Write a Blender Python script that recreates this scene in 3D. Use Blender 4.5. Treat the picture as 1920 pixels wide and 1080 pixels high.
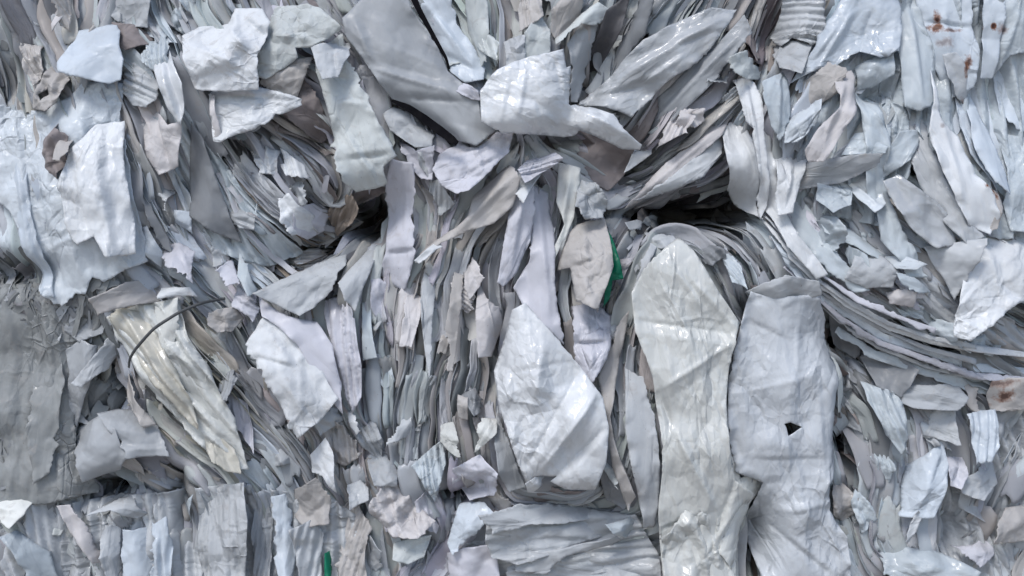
import bpy, math, random
import numpy as np
from mathutils import Vector
from mathutils.geometry import delaunay_2d_cdt

for o in list(bpy.data.objects):
    bpy.data.objects.remove(o, do_unlink=True)
random.seed(7)
RNG = np.random.default_rng(7)
SC = bpy.context.scene
COL = SC.collection

# ------------------------------------------------------------------ camera, sky, sun, exposure
DIST, ZC = 2.0, 0.80                      # metres from the pile face, height of the lens
cam = bpy.data.objects.new('camera', bpy.data.cameras.new('camera'))
COL.objects.link(cam)
cam.location = (0, -DIST, ZC)
cam.rotation_euler = (math.radians(90), 0, 0)
cam.data.sensor_width = 36
cam.data.lens = 36 * DIST / 1.92
cam.data.clip_end = 200
SC.camera = cam

SUN_EL, SUN_AZ = 52, -28                  # degrees; azimuth from the camera's own direction, minus is left
world = bpy.data.worlds.new("World")
SC.world = world
world.use_nodes = True
wn = world.node_tree.nodes
sky = wn.new('ShaderNodeTexSky')
sky.sky_type = 'NISHITA'
sky.sun_disc = False
sky.sun_elevation = math.radians(SUN_EL)
sky.sun_rotation = math.radians(180 - SUN_AZ)
sky.air_density = 1.0
sky.dust_density = 1.6
sky.ozone_density = 1.0
world.node_tree.links.new(sky.outputs[0], wn['Background'].inputs[0])
wn['Background'].inputs[1].default_value = 0.15
sd = bpy.data.lights.new('sun', 'SUN')
sd.energy = 1.6
sd.angle = math.radians(18)
sd.color = (1.0, 0.98, 0.95)
sun = bpy.data.objects.new('sun', sd)
COL.objects.link(sun)
el, az = math.radians(SUN_EL), math.radians(SUN_AZ)
to_sun = Vector((math.sin(az) * math.cos(el), -math.cos(az) * math.cos(el), math.sin(el)))
sun.rotation_euler = to_sun.to_track_quat('Z', 'Y').to_euler()
sun.location = to_sun * 6
SC.view_settings.view_transform = 'Standard'
SC.view_settings.look = 'None'
SC.view_settings.exposure = 0.2
SC.view_settings.gamma = 1.0

# ------------------------------------------------------------------ noise and relief
def hash2(ix, iy, seed):
    n = (ix.astype(np.int64) * 374761393 + iy.astype(np.int64) * 668265263 + seed * 974634777) & 0x7fffffff
    n = ((n ^ (n >> 13)) * 1274126177) & 0x7fffffff
    return ((n ^ (n >> 16)) & 0xffff) / 65535.0

def vnoise(x, y, seed=0):                  # value noise, -1..1
    ix, iy = np.floor(x), np.floor(y)
    fx, fy = x - ix, y - iy
    fx, fy = fx * fx * (3 - 2 * fx), fy * fy * (3 - 2 * fy)
    a, b = hash2(ix, iy, seed), hash2(ix + 1, iy, seed)
    c, d = hash2(ix, iy + 1, seed), hash2(ix + 1, iy + 1, seed)
    return 2 * ((a * (1 - fx) + b * fx) * (1 - fy) + (c * (1 - fx) + d * fx) * fy) - 1

# hollows and bulges of the pile face: centre x, y, radii, turn, millimetres towards the viewer
RELIEF = [
    (690, 400, 85, 45, -25, -130), (590, 465, 80, 22, -20, -60), (1290, 395, 110, 30, -4, -170),
    (1370, 385, 45, 40, 0, -90), (1170, 310, 55, 40, 0, -90), (1110, 130, 26, 110, 25, -80), (800, 232, 75, 12, 35, -60),
    (1425, 1010, 32, 60, 8, -150), (212, 908, 42, 20, -15, -120), (1610, 650, 90, 40, 35, -70), (1040, 262, 90, 22, 0, -50),
    (1640, 175, 35, 22, -20, -60), (1450, 60, 25, 50, 20, -80), (30, 510, 60, 25, 0, -90), (870, 925, 60, 16, -10, -60),
    (1780, 1000, 22, 34, 0, -90), (345, 960, 14, 60, 0, -70), (1080, 945, 80, 16, 0, -60), (600, 260, 30, 25, 0, -60),
    (225, 700, 18, 60, -20, -70), (20, 160, 30, 60, 0, -50), (1585, 820, 16, 110, 0, -70), (930, 680, 16, 70, 10, -60),
    (1010, 760, 150, 160, 0, 45), (1310, 760, 120, 330, 0, 35), (1500, 760, 90, 220, 0, 35), (1560, 230, 150, 150, 0, 45),
    (130, 350, 150, 170, 0, 55), (460, 110, 130, 110, 0, 45), (1000, 180, 130, 80, 0, 50), (1830, 450, 110, 180, 0, 50),
    (330, 640, 120, 90, 40, 25), (520, 380, 60, 80, 0, 20), (1650, 520, 160, 70, 25, 30), (760, 620, 90, 170, 0, 15)]

HOLLOWS = [(1280, 392, 105, 30, -4), (1374, 384, 50, 36, 0), (1126, 112, 15, 95, 26), (1425, 1015, 24, 58, 6), (212, 906, 36, 15, -15), (868, 926, 46, 9, -8),
           (1575, 640, 22, 42, -30), (1782, 1000, 12, 34, 0), (694, 398, 42, 52, -20), (600, 466, 60, 12, -22), (1160, 330, 22, 28, 0), (345, 985, 7, 46, 0),
           (232, 690, 9, 60, -22), (930, 690, 9, 60, 8), (1585, 830, 9, 90, -4), (1648, 180, 16, 22, 0), (640, 560, 14, 40, 0)]

def hollow(x, y, p=3):
    h = np.zeros(np.shape(x))
    for cx, cy, rx, ry, t in HOLLOWS:
        c, s = math.cos(math.radians(t)), math.sin(math.radians(t))
        u, v = (c * (x - cx) + s * (y - cy)) / rx, (-s * (x - cx) + c * (y - cy)) / ry
        h = np.maximum(h, np.exp(-np.minimum((u * u + v * v), 9) ** p))
    return h

def relief(x, y):
    x, y = np.asarray(x, float), np.asarray(y, float)
    h = 22 * vnoise(x / 170, y / 170, 3) + 9 * vnoise(x / 60, y / 60, 5)
    for cx, cy, rx, ry, t, a in RELIEF:
        c, s = math.cos(math.radians(t)), math.sin(math.radians(t))
        u, v = (c * (x - cx) + s * (y - cy)) / rx, (-s * (x - cx) + c * (y - cy)) / ry
        h = h + a * np.exp(-(u * u + v * v) * 0.8)
    return h

def to_world(x, y, d, d0):
    """millimetre plan of the face -> metres; d is millimetres towards the viewer, d0 the piece's own mean depth"""
    k = (DIST - d0 / 1000.0) / DIST / 1000.0
    return np.stack([(x - 960) * k, -d / 1000.0, ZC + (540 - y) * k], 1)

# ------------------------------------------------------------------ materials
def mat(name, rough=0.7, trans=0.12, bump=0.5, coat=0.0, wr=1.0, alpha=1.0, fixed=None, dirt=0.35, rust=None, spec=0.4, fine=0.0):
    m = bpy.data.materials.new(name)
    m.use_nodes = True
    N, L = m.node_tree.nodes, m.node_tree.links
    b = N['Principled BSDF']
    out = N['Material Output']
    geo = N.new('ShaderNodeNewGeometry')
    P = geo.outputs['Position']
    def mth(op, a, c=None, clamp=False):
        n = N.new('ShaderNodeMath'); n.operation = op; n.use_clamp = clamp
        for i, v in enumerate((a, c)):
            if v is None: continue
            if isinstance(v, (int, float)): n.inputs[i].default_value = v
            else: L.new(v, n.inputs[i])
        return n.outputs[0]
    def noise(scale, detail=4, rough_=0.55, dist=0.0, vec=P):
        n = N.new('ShaderNodeTexNoise'); n.inputs['Scale'].default_value = scale; n.inputs['Detail'].default_value = detail
        n.inputs['Roughness'].default_value = rough_; n.inputs['Distortion'].default_value = dist
        L.new(vec, n.inputs['Vector']); return n
    def mix(f, a, c, bt='MIX'):
        n = N.new('ShaderNodeMix'); n.data_type = 'RGBA'; n.blend_type = bt
        for s, v in ((n.inputs[0], f), (n.inputs[6], a), (n.inputs[7], c)):
            if isinstance(v, (int, float)): s.default_value = v
            elif isinstance(v, tuple): s.default_value = v
            else: L.new(v, s)
        return n.outputs[2]
    if fixed:
        base = N.new('ShaderNodeRGB'); base.outputs[0].default_value = (*fixed, 1); col = base.outputs[0]
    else:
        at = N.new('ShaderNodeAttribute'); at.attribute_name = 'tone'; col = at.outputs['Color']
    # blotchy tone, then grime specks and brownish smears
    n1 = noise(9, 5, 0.6)
    r1 = N.new('ShaderNodeMapRange'); L.new(n1.outputs[0], r1.inputs[0])
    r1.inputs[1].default_value, r1.inputs[2].default_value, r1.inputs[3].default_value, r1.inputs[4].default_value = .3, .7, .86, 1.08
    c3 = N.new('ShaderNodeCombineColor')
    for i in range(3): L.new(r1.outputs[0], c3.inputs[i])
    col = mix(1.0, col, c3.outputs[0], 'MULTIPLY')
    n2 = noise(38, 6, 0.65, 0.6)
    f2 = mth('MULTIPLY', mth('SUBTRACT', n2.outputs[0], 0.56, ), 5.0, True)
    f2 = mth('MULTIPLY', f2, dirt)
    col = mix(f2, col, (0.34, 0.31, 0.29, 1))
    n3 = noise(260, 2, 0.5)
    f3 = mth('MULTIPLY', mth('SUBTRACT', n3.outputs[0], 0.70), 9.0, True)
    col = mix(mth('MULTIPLY', f3, dirt * 1.3), col, (0.10, 0.08, 0.07, 1))
    if rust:
        nz = noise(90, 4, 0.6)
        for (x, y, rx, ry, s) in rust:
            v = N.new('ShaderNodeVectorMath'); v.operation = 'SUBTRACT'; L.new(P, v.inputs[0])
            v.inputs[1].default_value = ((x - 960) / 1000 * .96, 0, ZC + (540 - y) / 1000 * .96)
            v2 = N.new('ShaderNodeVectorMath'); v2.operation = 'MULTIPLY'; L.new(v.outputs[0], v2.inputs[0])
            v2.inputs[1].default_value = (1000 / rx, 0, 1000 / ry)
            v3 = N.new('ShaderNodeVectorMath'); v3.operation = 'LENGTH'; L.new(v2.outputs[0], v3.inputs[0])
            d = mth('ADD', v3.outputs['Value'], mth('MULTIPLY', mth('SUBTRACT', nz.outputs[0], 0.5), 2.6))
            f = mth('MULTIPLY', mth('SUBTRACT', 1.15, d), 1.6, True)
            col = mix(mth('MULTIPLY', f, s), col, (0.20, 0.075, 0.030, 1))
            g = mth('MULTIPLY', mth('SUBTRACT', 0.55, d), 3, True)
            col = mix(mth('MULTIPLY', g, s), col, (0.045, 0.018, 0.016, 1))
    L.new(col, b.inputs['Base Color'])
    nr_ = noise(55, 4, 0.6)
    rg = N.new('ShaderNodeMapRange'); L.new(nr_.outputs[0], rg.inputs[0])
    rg.inputs[1].default_value, rg.inputs[2].default_value, rg.inputs[3].default_value, rg.inputs[4].default_value = .35, .65, rough - .06, min(.95, rough + .3)
    L.new(rg.outputs[0], b.inputs['Roughness'])
    b.inputs['Specular IOR Level'].default_value = spec
    if coat:
        cg = N.new('ShaderNodeMapRange'); L.new(nr_.outputs[0], cg.inputs[0])
        cg.inputs[1].default_value, cg.inputs[2].default_value, cg.inputs[3].default_value, cg.inputs[4].default_value = .42, .56, coat, coat * .15
        L.new(cg.outputs[0], b.inputs['Coat Weight'])
    b.inputs['Coat Roughness'].default_value = 0.06
    # creases in the sheet's own plan (metres, drawn out along its length), stronger in some patches than in others
    uv = N.new('ShaderNodeAttribute'); uv.attribute_name = 'plan'
    U = uv.outputs['Vector'] if not fixed else P
    nw = noise(11, 2, vec=U)
    wv = N.new('ShaderNodeVectorMath'); wv.operation = 'MULTIPLY_ADD'
    L.new(nw.outputs['Color'], wv.inputs[0]); wv.inputs[1].default_value = (0.03, 0.03, 0.03); L.new(U, wv.inputs[2])
    hs = None
    dims = '3D' if fixed else '2D'
    for sc_, w_ in ((20 * wr, .30), (55 * wr, .26)) + (((125 * wr, fine),) if fine else ()):
        ds = []
        for off in (0.0, 3.37):
            va = N.new('ShaderNodeVectorMath'); va.operation = 'ADD'; L.new(wv.outputs[0], va.inputs[0]); va.inputs[1].default_value = (off, off * .6, off * 1.7)
            vo = N.new('ShaderNodeTexVoronoi'); vo.feature = 'F1'; vo.inputs['Scale'].default_value = sc_; vo.voronoi_dimensions = dims
            L.new(va.outputs[0], vo.inputs['Vector'])
            ds.append(mth('MULTIPLY', vo.outputs['Distance'], vo.outputs['Distance']))
        h = mth('MULTIPLY', mth('SUBTRACT', ds[0], ds[1]), w_ / sc_ / 1.4)
        hs = h if hs is None else mth('ADD', hs, h)
    ns_ = noise(9, 1, vec=U)
    sgn = mth('MULTIPLY', mth('SUBTRACT', ns_.outputs[0], 0.5), 7.0)
    for sc_, wd_, ht_ in ((11 * wr, .045, .0022), (27 * wr, .060, .0012)):
        vo = N.new('ShaderNodeTexVoronoi'); vo.feature = 'DISTANCE_TO_EDGE'; vo.inputs['Scale'].default_value = sc_; vo.voronoi_dimensions = dims
        L.new(wv.outputs[0], vo.inputs['Vector'])
        ln = mth('MULTIPLY', mth('SUBTRACT', 1.0, mth('DIVIDE', vo.outputs['Distance'], wd_), True), ht_)
        hs = mth('ADD', hs, mth('MULTIPLY', ln, sgn))
    np_ = noise(7, 2, vec=U)
    pm = N.new('ShaderNodeMapRange'); L.new(np_.outputs[0], pm.inputs[0])
    pm.inputs[1].default_value, pm.inputs[2].default_value, pm.inputs[3].default_value, pm.inputs[4].default_value = .42, .66, .25, 1.25
    hs = mth('MULTIPLY', hs, pm.outputs[0])
    ng = noise(70 * wr, 4, 0.6, 0.6, vec=U)
    hs = mth('ADD', hs, mth('MULTIPLY', ng.outputs[0], 0.0011))
    bp = N.new('ShaderNodeBump'); bp.inputs['Strength'].default_value = min(1.0, bump); bp.inputs['Distance'].default_value = max(1.0, bump)
    L.new(hs, bp.inputs['Height'])
    L.new(bp.outputs[0], b.inputs['Normal'])
    L.new(bp.outputs[0], b.inputs['Coat Normal'])
    sh = b.outputs[0]
    if trans:
        t = N.new('ShaderNodeBsdfTranslucent'); L.new(col, t.inputs[0]); L.new(bp.outputs[0], t.inputs['Normal'])
        ms = N.new('ShaderNodeMixShader'); ms.inputs[0].default_value = trans
        L.new(sh, ms.inputs[1]); L.new(t.outputs[0], ms.inputs[2]); sh = ms.outputs[0]
    if alpha < 1:
        t = N.new('ShaderNodeBsdfTransparent')
        ms = N.new('ShaderNodeMixShader'); ms.inputs[0].default_value = alpha
        L.new(t.outputs[0], ms.inputs[1]); L.new(sh, ms.inputs[2]); sh = ms.outputs[0]
    L.new(sh, out.inputs[0])
    return m

M = {
    'paper': mat('waste_paper', 0.60, 0.07, 0.95, dirt=0.5),
    'film': mat('matt_film', 0.48, 0.07, 1.0, coat=0.28, dirt=0.2, wr=.8, fine=.2),
    'gloss': mat('glossy_film', 0.34, 0.10, 0.9, coat=0.95, wr=0.7, dirt=0.12, spec=0.5, fine=.26),
    'smooth': mat('smooth_film', 0.46, 0.07, 0.5, coat=0.06, wr=0.5, dirt=0.15),
    'sack': mat('cloudy_wrap', 0.5, 0.0, 0.9, coat=0.25, wr=1.5, dirt=0.6),
    'core': mat('packed_waste', 0.8, 0.0, 1.2, fixed=(0.22, 0.21, 0.21), dirt=0.6),
    'streak': mat('black_streak', 0.7, 0.0, 0.1, fixed=(0.006, 0.006, 0.008), dirt=0.03, spec=0.06),  # flat black, also used to paint in the dark of a gap
    'wire': mat('grey_wire', 0.5, 0.0, 0.1, fixed=(0.07, 0.075, 0.08), dirt=0.1),
    'green': mat('green_film', 0.35, 0.1, 0.25, fixed=(0.0, 0.17, 0.095), dirt=0.05),
    'concrete': mat('concrete', 0.85, 0.0, 0.3, fixed=(0.33, 0.30, 0.27)),
    'stained': mat('stained_film', 0.42, 0.07, 0.7, dirt=0.15, rust=[
        (1735, 36, 9, 7, 1), (1778, 22, 6, 16, .9), (1776, 40, 12, 9, .9), (1750, 38, 26, 4, .45), (1800, 46, 26, 5, .6),
        (1855, 44, 5, 6, 1), (1878, 40, 5, 7, 1), (1895, 46, 12, 8, .55), (1832, 110, 7, 14, .8), (1828, 125, 5, 16, .7),
        (1826, 190, 7, 18, .6), (1848, 346, 9, 9, 1), (1862, 355, 7, 10, 1), (1870, 368, 5, 8, .8), (1790, 70, 16, 10, .35),
        (1770, 235, 6, 5, .25)]),
    'card': mat('rusty_card', 0.75, 0.0, 0.4, dirt=0.3, rust=[(1890, 722, 40, 9, .5), (1905, 748, 16, 12, .7), (1875, 765, 10, 6, .6)]),
}
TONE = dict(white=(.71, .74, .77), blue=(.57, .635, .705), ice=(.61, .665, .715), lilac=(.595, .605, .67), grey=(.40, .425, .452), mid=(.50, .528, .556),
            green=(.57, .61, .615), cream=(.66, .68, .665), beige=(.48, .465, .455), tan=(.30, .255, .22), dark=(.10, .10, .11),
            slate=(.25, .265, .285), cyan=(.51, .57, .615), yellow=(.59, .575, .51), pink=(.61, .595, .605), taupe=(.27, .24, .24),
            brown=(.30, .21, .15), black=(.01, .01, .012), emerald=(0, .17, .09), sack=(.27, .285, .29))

# ------------------------------------------------------------------ mesh helpers
def link(name, V, F, material, tone, loc=None, parent=None, smooth=True, thick=0.0, plan=None):
    """one mesh object whose origin is its own middle; V in world metres"""
    if loc is None: loc = V.mean(0)
    me = bpy.data.meshes.new(name)
    me.from_pydata((V - loc).tolist(), [], F if isinstance(F, list) else F.tolist())
    a = me.color_attributes.new('tone', 'FLOAT_COLOR', 'POINT')
    t = np.ones((len(V), 4), np.float32)
    t[:, :3] = tone
    a.data.foreach_set('color', t.ravel())
    if plan is not None:
        p = me.attributes.new('plan', 'FLOAT_VECTOR', 'POINT')
        p.data.foreach_set('vector', np.ascontiguousarray(plan, np.float32).ravel())
    if smooth:
        me.polygons.foreach_set('use_smooth', np.ones(len(me.polygons), bool))
    mats = material if isinstance(material, list) else [material]
    for m in mats: me.materials.append(M[m])
    me.update()
    o = bpy.data.objects.new(name, me)
    COL.objects.link(o)
    if parent is not None:
        o.parent = parent
        o.location = Vector(loc) - parent.location
    else:
        o.location = loc
    if thick:
        s = o.modifiers.new('thickness', 'SOLIDIFY'); s.thickness = thick; s.offset = 0
    return o

def tag(o, label=None, cat=None, group=None, kind=None):
    if label: o['label'] = label
    if cat: o['category'] = cat
    if group: o['group'] = group
    if kind: o['kind'] = kind
    return o

def pts(s):
    return np.array([[float(v) for v in p.split(',')] for p in s.split()])

def inside(P, poly):
    x, y = P[:, 0], P[:, 1]
    r = np.zeros(len(P), bool)
    n = len(poly)
    for i in range(n):
        x1, y1 = poly[i]; x2, y2 = poly[(i + 1) % n]
        if y1 == y2: continue
        c = ((y1 > y) != (y2 > y)) & (x < (x2 - x1) * (y - y1) / (y2 - y1) + x1)
        r ^= c
    return r

def edge_dist(P, poly):
    d = np.full(len(P), 1e9)
    n = len(poly)
    for i in range(n):
        a, b = poly[i], poly[(i + 1) % n]
        ab = b - a
        t = np.clip(((P - a) @ ab) / max(ab @ ab, 1e-6), 0, 1)
        q = P - (a + t[:, None] * ab)
        d = np.minimum(d, np.hypot(q[:, 0], q[:, 1]))
    return d

def ragged(poly, step, rag, rng):
    out = []
    n = len(poly)
    for i in range(n):
        a, b = poly[i], poly[(i + 1) % n]
        L = np.hypot(*(b - a))
        k = max(1, int(L / step))
        nrm = np.array([-(b - a)[1], (b - a)[0]]) / max(L, 1e-6)
        amp = rag * rng.choice([.12, .25, .5, 1.3], p=[.35, .3, .2, .15])
        ph = rng.uniform(0, 900)
        bow = (rng.normal(0, .016) if rag >= 1.5 else 0) * L
        for j in range(k):
            t = j / k
            q = a + (b - a) * t
            off = amp * rng.normal() * (0.5 if j else 0.2) + amp * 2.2 * float(vnoise(np.array([t * L / 11 + ph]), np.array([.5]), 5)[0]) + bow * 4 * t * (1 - t)
            out.append(q + nrm * off)
    return np.array(out)

def f1sq(x, y, seed):
    """squared distance to the nearest point of a jittered lattice"""
    ix, iy = np.floor(x), np.floor(y)
    best = np.full(np.shape(x), 9.0)
    for a in (-1, 0, 1):
        for b in (-1, 0, 1):
            jx, jy = ix + a, iy + b
            best = np.minimum(best, (jx + hash2(jx, jy, seed) - x) ** 2 + (jy + hash2(jx, jy, seed + 77) - y) ** 2)
    return best

def facet(x, y, L, slope, seed):
    """crumpled paper: flat facets of about L millimetres meeting in straight creases"""
    return slope * L * (f1sq(x / L, y / L, seed) - f1sq(x / L + 7.31, y / L + 2.17, seed + 1)) / 1.4

def crumple(x, y, size, amp, rng):
    wx = x + 5 * vnoise(x / 60, y / 60, int(rng.integers(999)))
    wy = y + 5 * vnoise(x / 60, y / 60, int(rng.integers(999)))
    k = amp / (2.2 + size * .014)
    cx, cy = x.mean(), y.mean()
    h = np.zeros_like(x)
    for i in range(5):                      # long straight folds right across the sheet
        th = rng.uniform(0, math.pi)
        d = (wx - cx - rng.uniform(-.4, .4) * size) * math.cos(th) + (wy - cy - rng.uniform(-.4, .4) * size) * math.sin(th)
        h += rng.choice([-1, 1]) * rng.uniform(.08, .24) * np.abs(d) * min(1, 150 / size)
    h += facet(wx, wy, min(85, max(26, size * .33)), .34, int(rng.integers(9999)))
    patch = np.clip(.55 + .9 * vnoise(x / 70, y / 70, int(rng.integers(9999))), .12, 1.2)
    h += facet(wx, wy, 26, .34, int(rng.integers(9999))) * patch
    h += facet(x, y, 12, .20, int(rng.integers(9999))) * patch
    return h * min(k, 2.2)

SEED = [100]
SHEETS = []
TUCK = {}
def sheet(name, label, cat, layer, tone, outline, material='paper', sv=None, sh=None, cr=None, pleat=None, folds=(), bulge=0,
          curl=None, rag=1.6, holes=(), parent=None, follow=0.75, group=None, step=None, thick=0.0011, steps=(), tuck=None):
    SEED[0] += 1
    rng = np.random.default_rng(SEED[0])
    poly = pts(outline)
    poly[:, 0] = np.where(poly[:, 0] <= 0, -45, np.where(poly[:, 0] >= 1920, 1965, poly[:, 0]))
    poly[:, 1] = np.where(poly[:, 1] <= 0, -45, np.where(poly[:, 1] >= 1080, 1125, poly[:, 1]))
    if np.ptp(poly, axis=0).max() < 300 and material != 'green':
        poly = poly.mean(0) + (poly - poly.mean(0)) * 1.05     # each laps a little over its neighbours
    w, hgt = np.ptp(poly[:, 0]), np.ptp(poly[:, 1])
    size = math.hypot(w, hgt)
    st = step or min(3.8, max(2.2, math.sqrt(w * hgt) / 34))
    layer = 9 + .6 * layer if layer > 0 else layer
    ring = ragged(poly, st * 1.1, rag, rng)
    gx, gy = np.meshgrid(np.arange(ring[:, 0].min(), ring[:, 0].max(), st), np.arange(ring[:, 1].min(), ring[:, 1].max(), st * .87))
    gx = gx + (np.arange(gx.shape[0]) % 2)[:, None] * st * .5
    G = np.stack([gx.ravel(), gy.ravel()], 1) + rng.uniform(-.22, .22, (gx.size, 2)) * st
    G = G[inside(G, ring)]
    if len(G): G = G[edge_dist(G, ring) > st * .5]
    loops = [ring]
    for hs in holes:
        hr = ragged(pts(hs), st, rag * .6, rng)
        G = G[~inside(G, hr)]
        G = G[edge_dist(G, hr) > st * .5]
        loops.append(hr)
    allp, edges = [], []
    for lp in loops:
        b = len(allp)
        allp += [tuple(p) for p in lp]
        edges += [(b + i, b + (i + 1) % len(lp)) for i in range(len(lp))]
    allp += [tuple(p) for p in G]
    r = delaunay_2d_cdt([Vector(p) for p in allp], edges, [], 1, 1e-4)
    V2 = np.array([tuple(v) for v in r[0]])
    F = [list(f) for f in r[2]]
    Ct = np.array([V2[f].mean(0) for f in F])
    keep = inside(Ct, ring)
    for hr in loops[1:]: keep &= ~inside(Ct, hr)
    F = [f[::-1] for f, k in zip(F, keep) if k]
    x, y = V2[:, 0], V2[:, 1]
    cx, cy = x.mean(), y.mean()
    lim = min(1.0, 170 / size)
    sv = (rng.normal(.12, .3) if sv is None else sv + rng.normal(0, .1))
    sh = (rng.normal(0, .3) if sh is None else sh + rng.normal(0, .1))
    if cr is None: cr = 2.2 + size * .014
    if curl is None: curl = 5 + size * .02
    rl = relief(x, y)
    d = layer + follow * rl + (1 - follow) * rl.mean() + lim * (sv * (y - cy) + sh * (x - cx))
    cv = np.cov(np.stack([poly[:, 0], poly[:, 1]]))
    ev, ax_ = np.linalg.eigh(cv)
    a1 = ax_[:, 1]
    pu, pv = (x - cx) * a1[0] + (y - cy) * a1[1], -(x - cx) * a1[1] + (y - cy) * a1[0]
    asp = min(1.0, max(.35, math.sqrt(ev[0] / ev[1]) * 1.4))
    plan = np.stack([pu * asp / 1000 + SEED[0] * 1.37, pv / 1000 + SEED[0] * .71, 0 * pu], 1)
    if cr: d = d + crumple(pu * asp, pv, size, cr, rng)
    d = d + facet(pu * asp * .8, pv, 62, .20, SEED[0] + 31) + 3 * vnoise(pu * asp / 90 + 9.1, pv / 70, SEED[0] + 33)
    if tuck is None: tuck = 30 if size < 330 else 10
    if tuck:                                 # one side runs back into the pile
        ta = -math.pi / 2 + rng.normal(0, .6)
        if rng.random() < .25: ta += rng.choice([-1, 1]) * 1.5
        pr = (x - cx) * math.cos(ta) + (y - cy) * math.sin(ta)
        pr = (pr - pr.min()) / np.ptp(pr)
        d = d - tuck * (np.clip((pr - .55) / .45, 0, 1) ** 1.5)
    if bulge:
        ed = edge_dist(V2, ring)
        d = d + .55 * bulge * np.clip(ed / (0.34 * min(w, hgt)), 0, 1)
    else:
        ed = edge_dist(V2, ring)
    if curl:
        d = d + curl * facet(x, y, 40, .035, SEED[0]) * np.maximum(0, 1 - ed / 20)
    if pleat:
        pa, pw, pm = pleat
        t = math.radians(pa)
        q = (-(x - cx) * math.sin(t) + (y - cy) * math.cos(t)) / pw
        s_ = ((x - cx) * math.cos(t) + (y - cy) * math.sin(t)) / 90
        q = q + 0.55 * vnoise(q * .7, s_, SEED[0] + 1)
        tri = 2 * np.abs((q % 1) - .5)
        d = d + pm * (tri + .5 * vnoise(q * 2.3, s_ * 1.5, SEED[0] + 2))
    for (x1, y1, x2, y2, a, wd) in folds:      # ridges (+) and valleys (-) with a sharp crest
        A, B = np.array([x1, y1]), np.array([x2, y2])
        ab = B - A
        t = np.clip(((V2 - A) @ ab) / (ab @ ab), 0, 1)
        q = V2 - (A + t[:, None] * ab)
        sg = (ab[0] * (V2 - A)[:, 1] - ab[1] * (V2 - A)[:, 0]) > 0
        d = d + a * (1 - .75 * np.abs(2 * t - 1) ** 2.5) * np.maximum(0, 1 - np.hypot(q[:, 0], q[:, 1]) / np.where(sg, wd * 2.2, wd * .6))
        d = d + .3 * a * (1 - np.abs(2 * t - 1) ** 3) * np.maximum(0, 1 - np.hypot(q[:, 0], q[:, 1]) / 7)
    for (x1, y1, x2, y2, a, wd) in steps:      # an overlap: one side of the line stands proud
        A, B = np.array([x1, y1]), np.array([x2, y2])
        ab = (B - A) / np.hypot(*(B - A))
        s_ = (V2 - A) @ np.array([-ab[1], ab[0]])
        l_ = (V2 - A) @ ab / np.hypot(*(B - A))
        d = d + a * np.exp(-np.maximum(s_, 0) / wd) * (s_ > 0) * np.clip(1.3 - np.abs(l_ - .5) * 2, 0, 1)
    d0 = float(d.mean())
    jit = rng.uniform(.93, 1.05)
    tn = np.array(TONE[tone] if isinstance(tone, str) else tone) * jit
    o = link(name, to_world(x, y, d, d0), F, material, tn, parent=parent, thick=thick, plan=plan)
    SHEETS.append((label, parent, V2, d, np.array([cx, cy])))
    if parent is None: tag(o, label, cat, group)
    elif label: o['label'] = label
    return o

# ------------------------------------------------------------------ the larger sheets, one by one (plan in millimetres of the face, traced piece by piece)
SH, FI, SCR = 'paper sheet', 'plastic film', 'paper scrap'
# upper left
sheet('film_bundle', 'large icy pale block of wrapped film with pearly faces at the left edge', 'film bundle', 14, 'ice',
      '0,185 40,200 75,205 120,180 145,150 222,150 220,220 242,310 265,430 275,490 235,505 200,528 180,520 165,552 140,548 115,574 92,560 75,545 50,470 20,400 0,350',
      'film', sv=.1, sh=-.1, cr=4, tuck=0, folds=[(150, 170, 200, 530, 9, 22), (205, 170, 262, 480, -8, 22), (120, 330, 165, 540, 8, 20), (20, 230, 90, 550, 9, 24), (70, 330, 120, 560, -8, 20), (90, 470, 230, 420, 5, 18)], curl=8, rag=2.6)
sheet('plastic_film', 'pale cracked film strip pressed down the front of the icy block', FI, 26, 'white',
      '130,285 165,235 212,225 222,300 242,400 250,470 205,478 180,440 150,455 128,420 118,350', 'film', sv=.12, cr=4, rag=2.6, folds=[(175, 240, 215, 470, 8, 18), (140, 300, 165, 440, -6, 14)])
sheet('plastic_film', 'narrow bluish film strip along the outer left side of the icy block', FI, 24, 'blue',
      '0,230 30,225 52,300 70,400 98,500 112,560 88,552 60,480 28,395 0,340', 'film', sv=.1, cr=3, folds=[(20, 240, 90, 540, 7, 14)])
sheet('paper_sheet', 'grey rounded sheet behind the smooth pale flap, at the top edge', SH, 8, 'mid', '197,0 293,0 283,30 280,53 233,50 203,22', sv=.1)
sheet('paper_sheet', 'brown stained scrap between the smooth pale flap and the steep layers', SCR, 14, 'taupe', '205,38 245,44 285,62 278,84 240,96 215,80', sv=-.1)
sheet('paper_sheet', 'thin curled strip standing up left of the smooth pale flap', SCR, 26, 'pink', '127,0 122,30 105,62 103,48 113,18 120,-10', sv=.2, cr=1.5)
sheet('plastic_film', 'smooth pale blue film flap with rounded corners at the upper left', FI, 62, 'blue',
      '133,50 160,43 200,36 215,55 222,90 232,112 230,150 212,158 180,153 147,146 122,137 116,120 124,97 132,73', 'smooth', sv=.15, sh=.1, cr=1.2, rag=.6, curl=5, bulge=8)
sheet('paper_sheet', 'grey crumpled paper bow curled round a small opening at the left', SCR, 44, 'beige',
      '40,178 58,133 88,115 117,125 128,153 124,187 98,212 60,202', sv=.0, cr=6, curl=16, folds=[(88, 116, 66, 200, 14, 18), (110, 130, 112, 200, 12, 14)], holes=['76,180 92,165 100,178 84,194'])
sheet('paper_sheet', 'brown dirty clump of torn paper below the grey bow', SCR, 26, 'taupe',
      '62,216 92,208 112,235 135,268 132,310 112,342 78,334 58,285', cr=9, sv=-.15, curl=14, rag=3)
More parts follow.
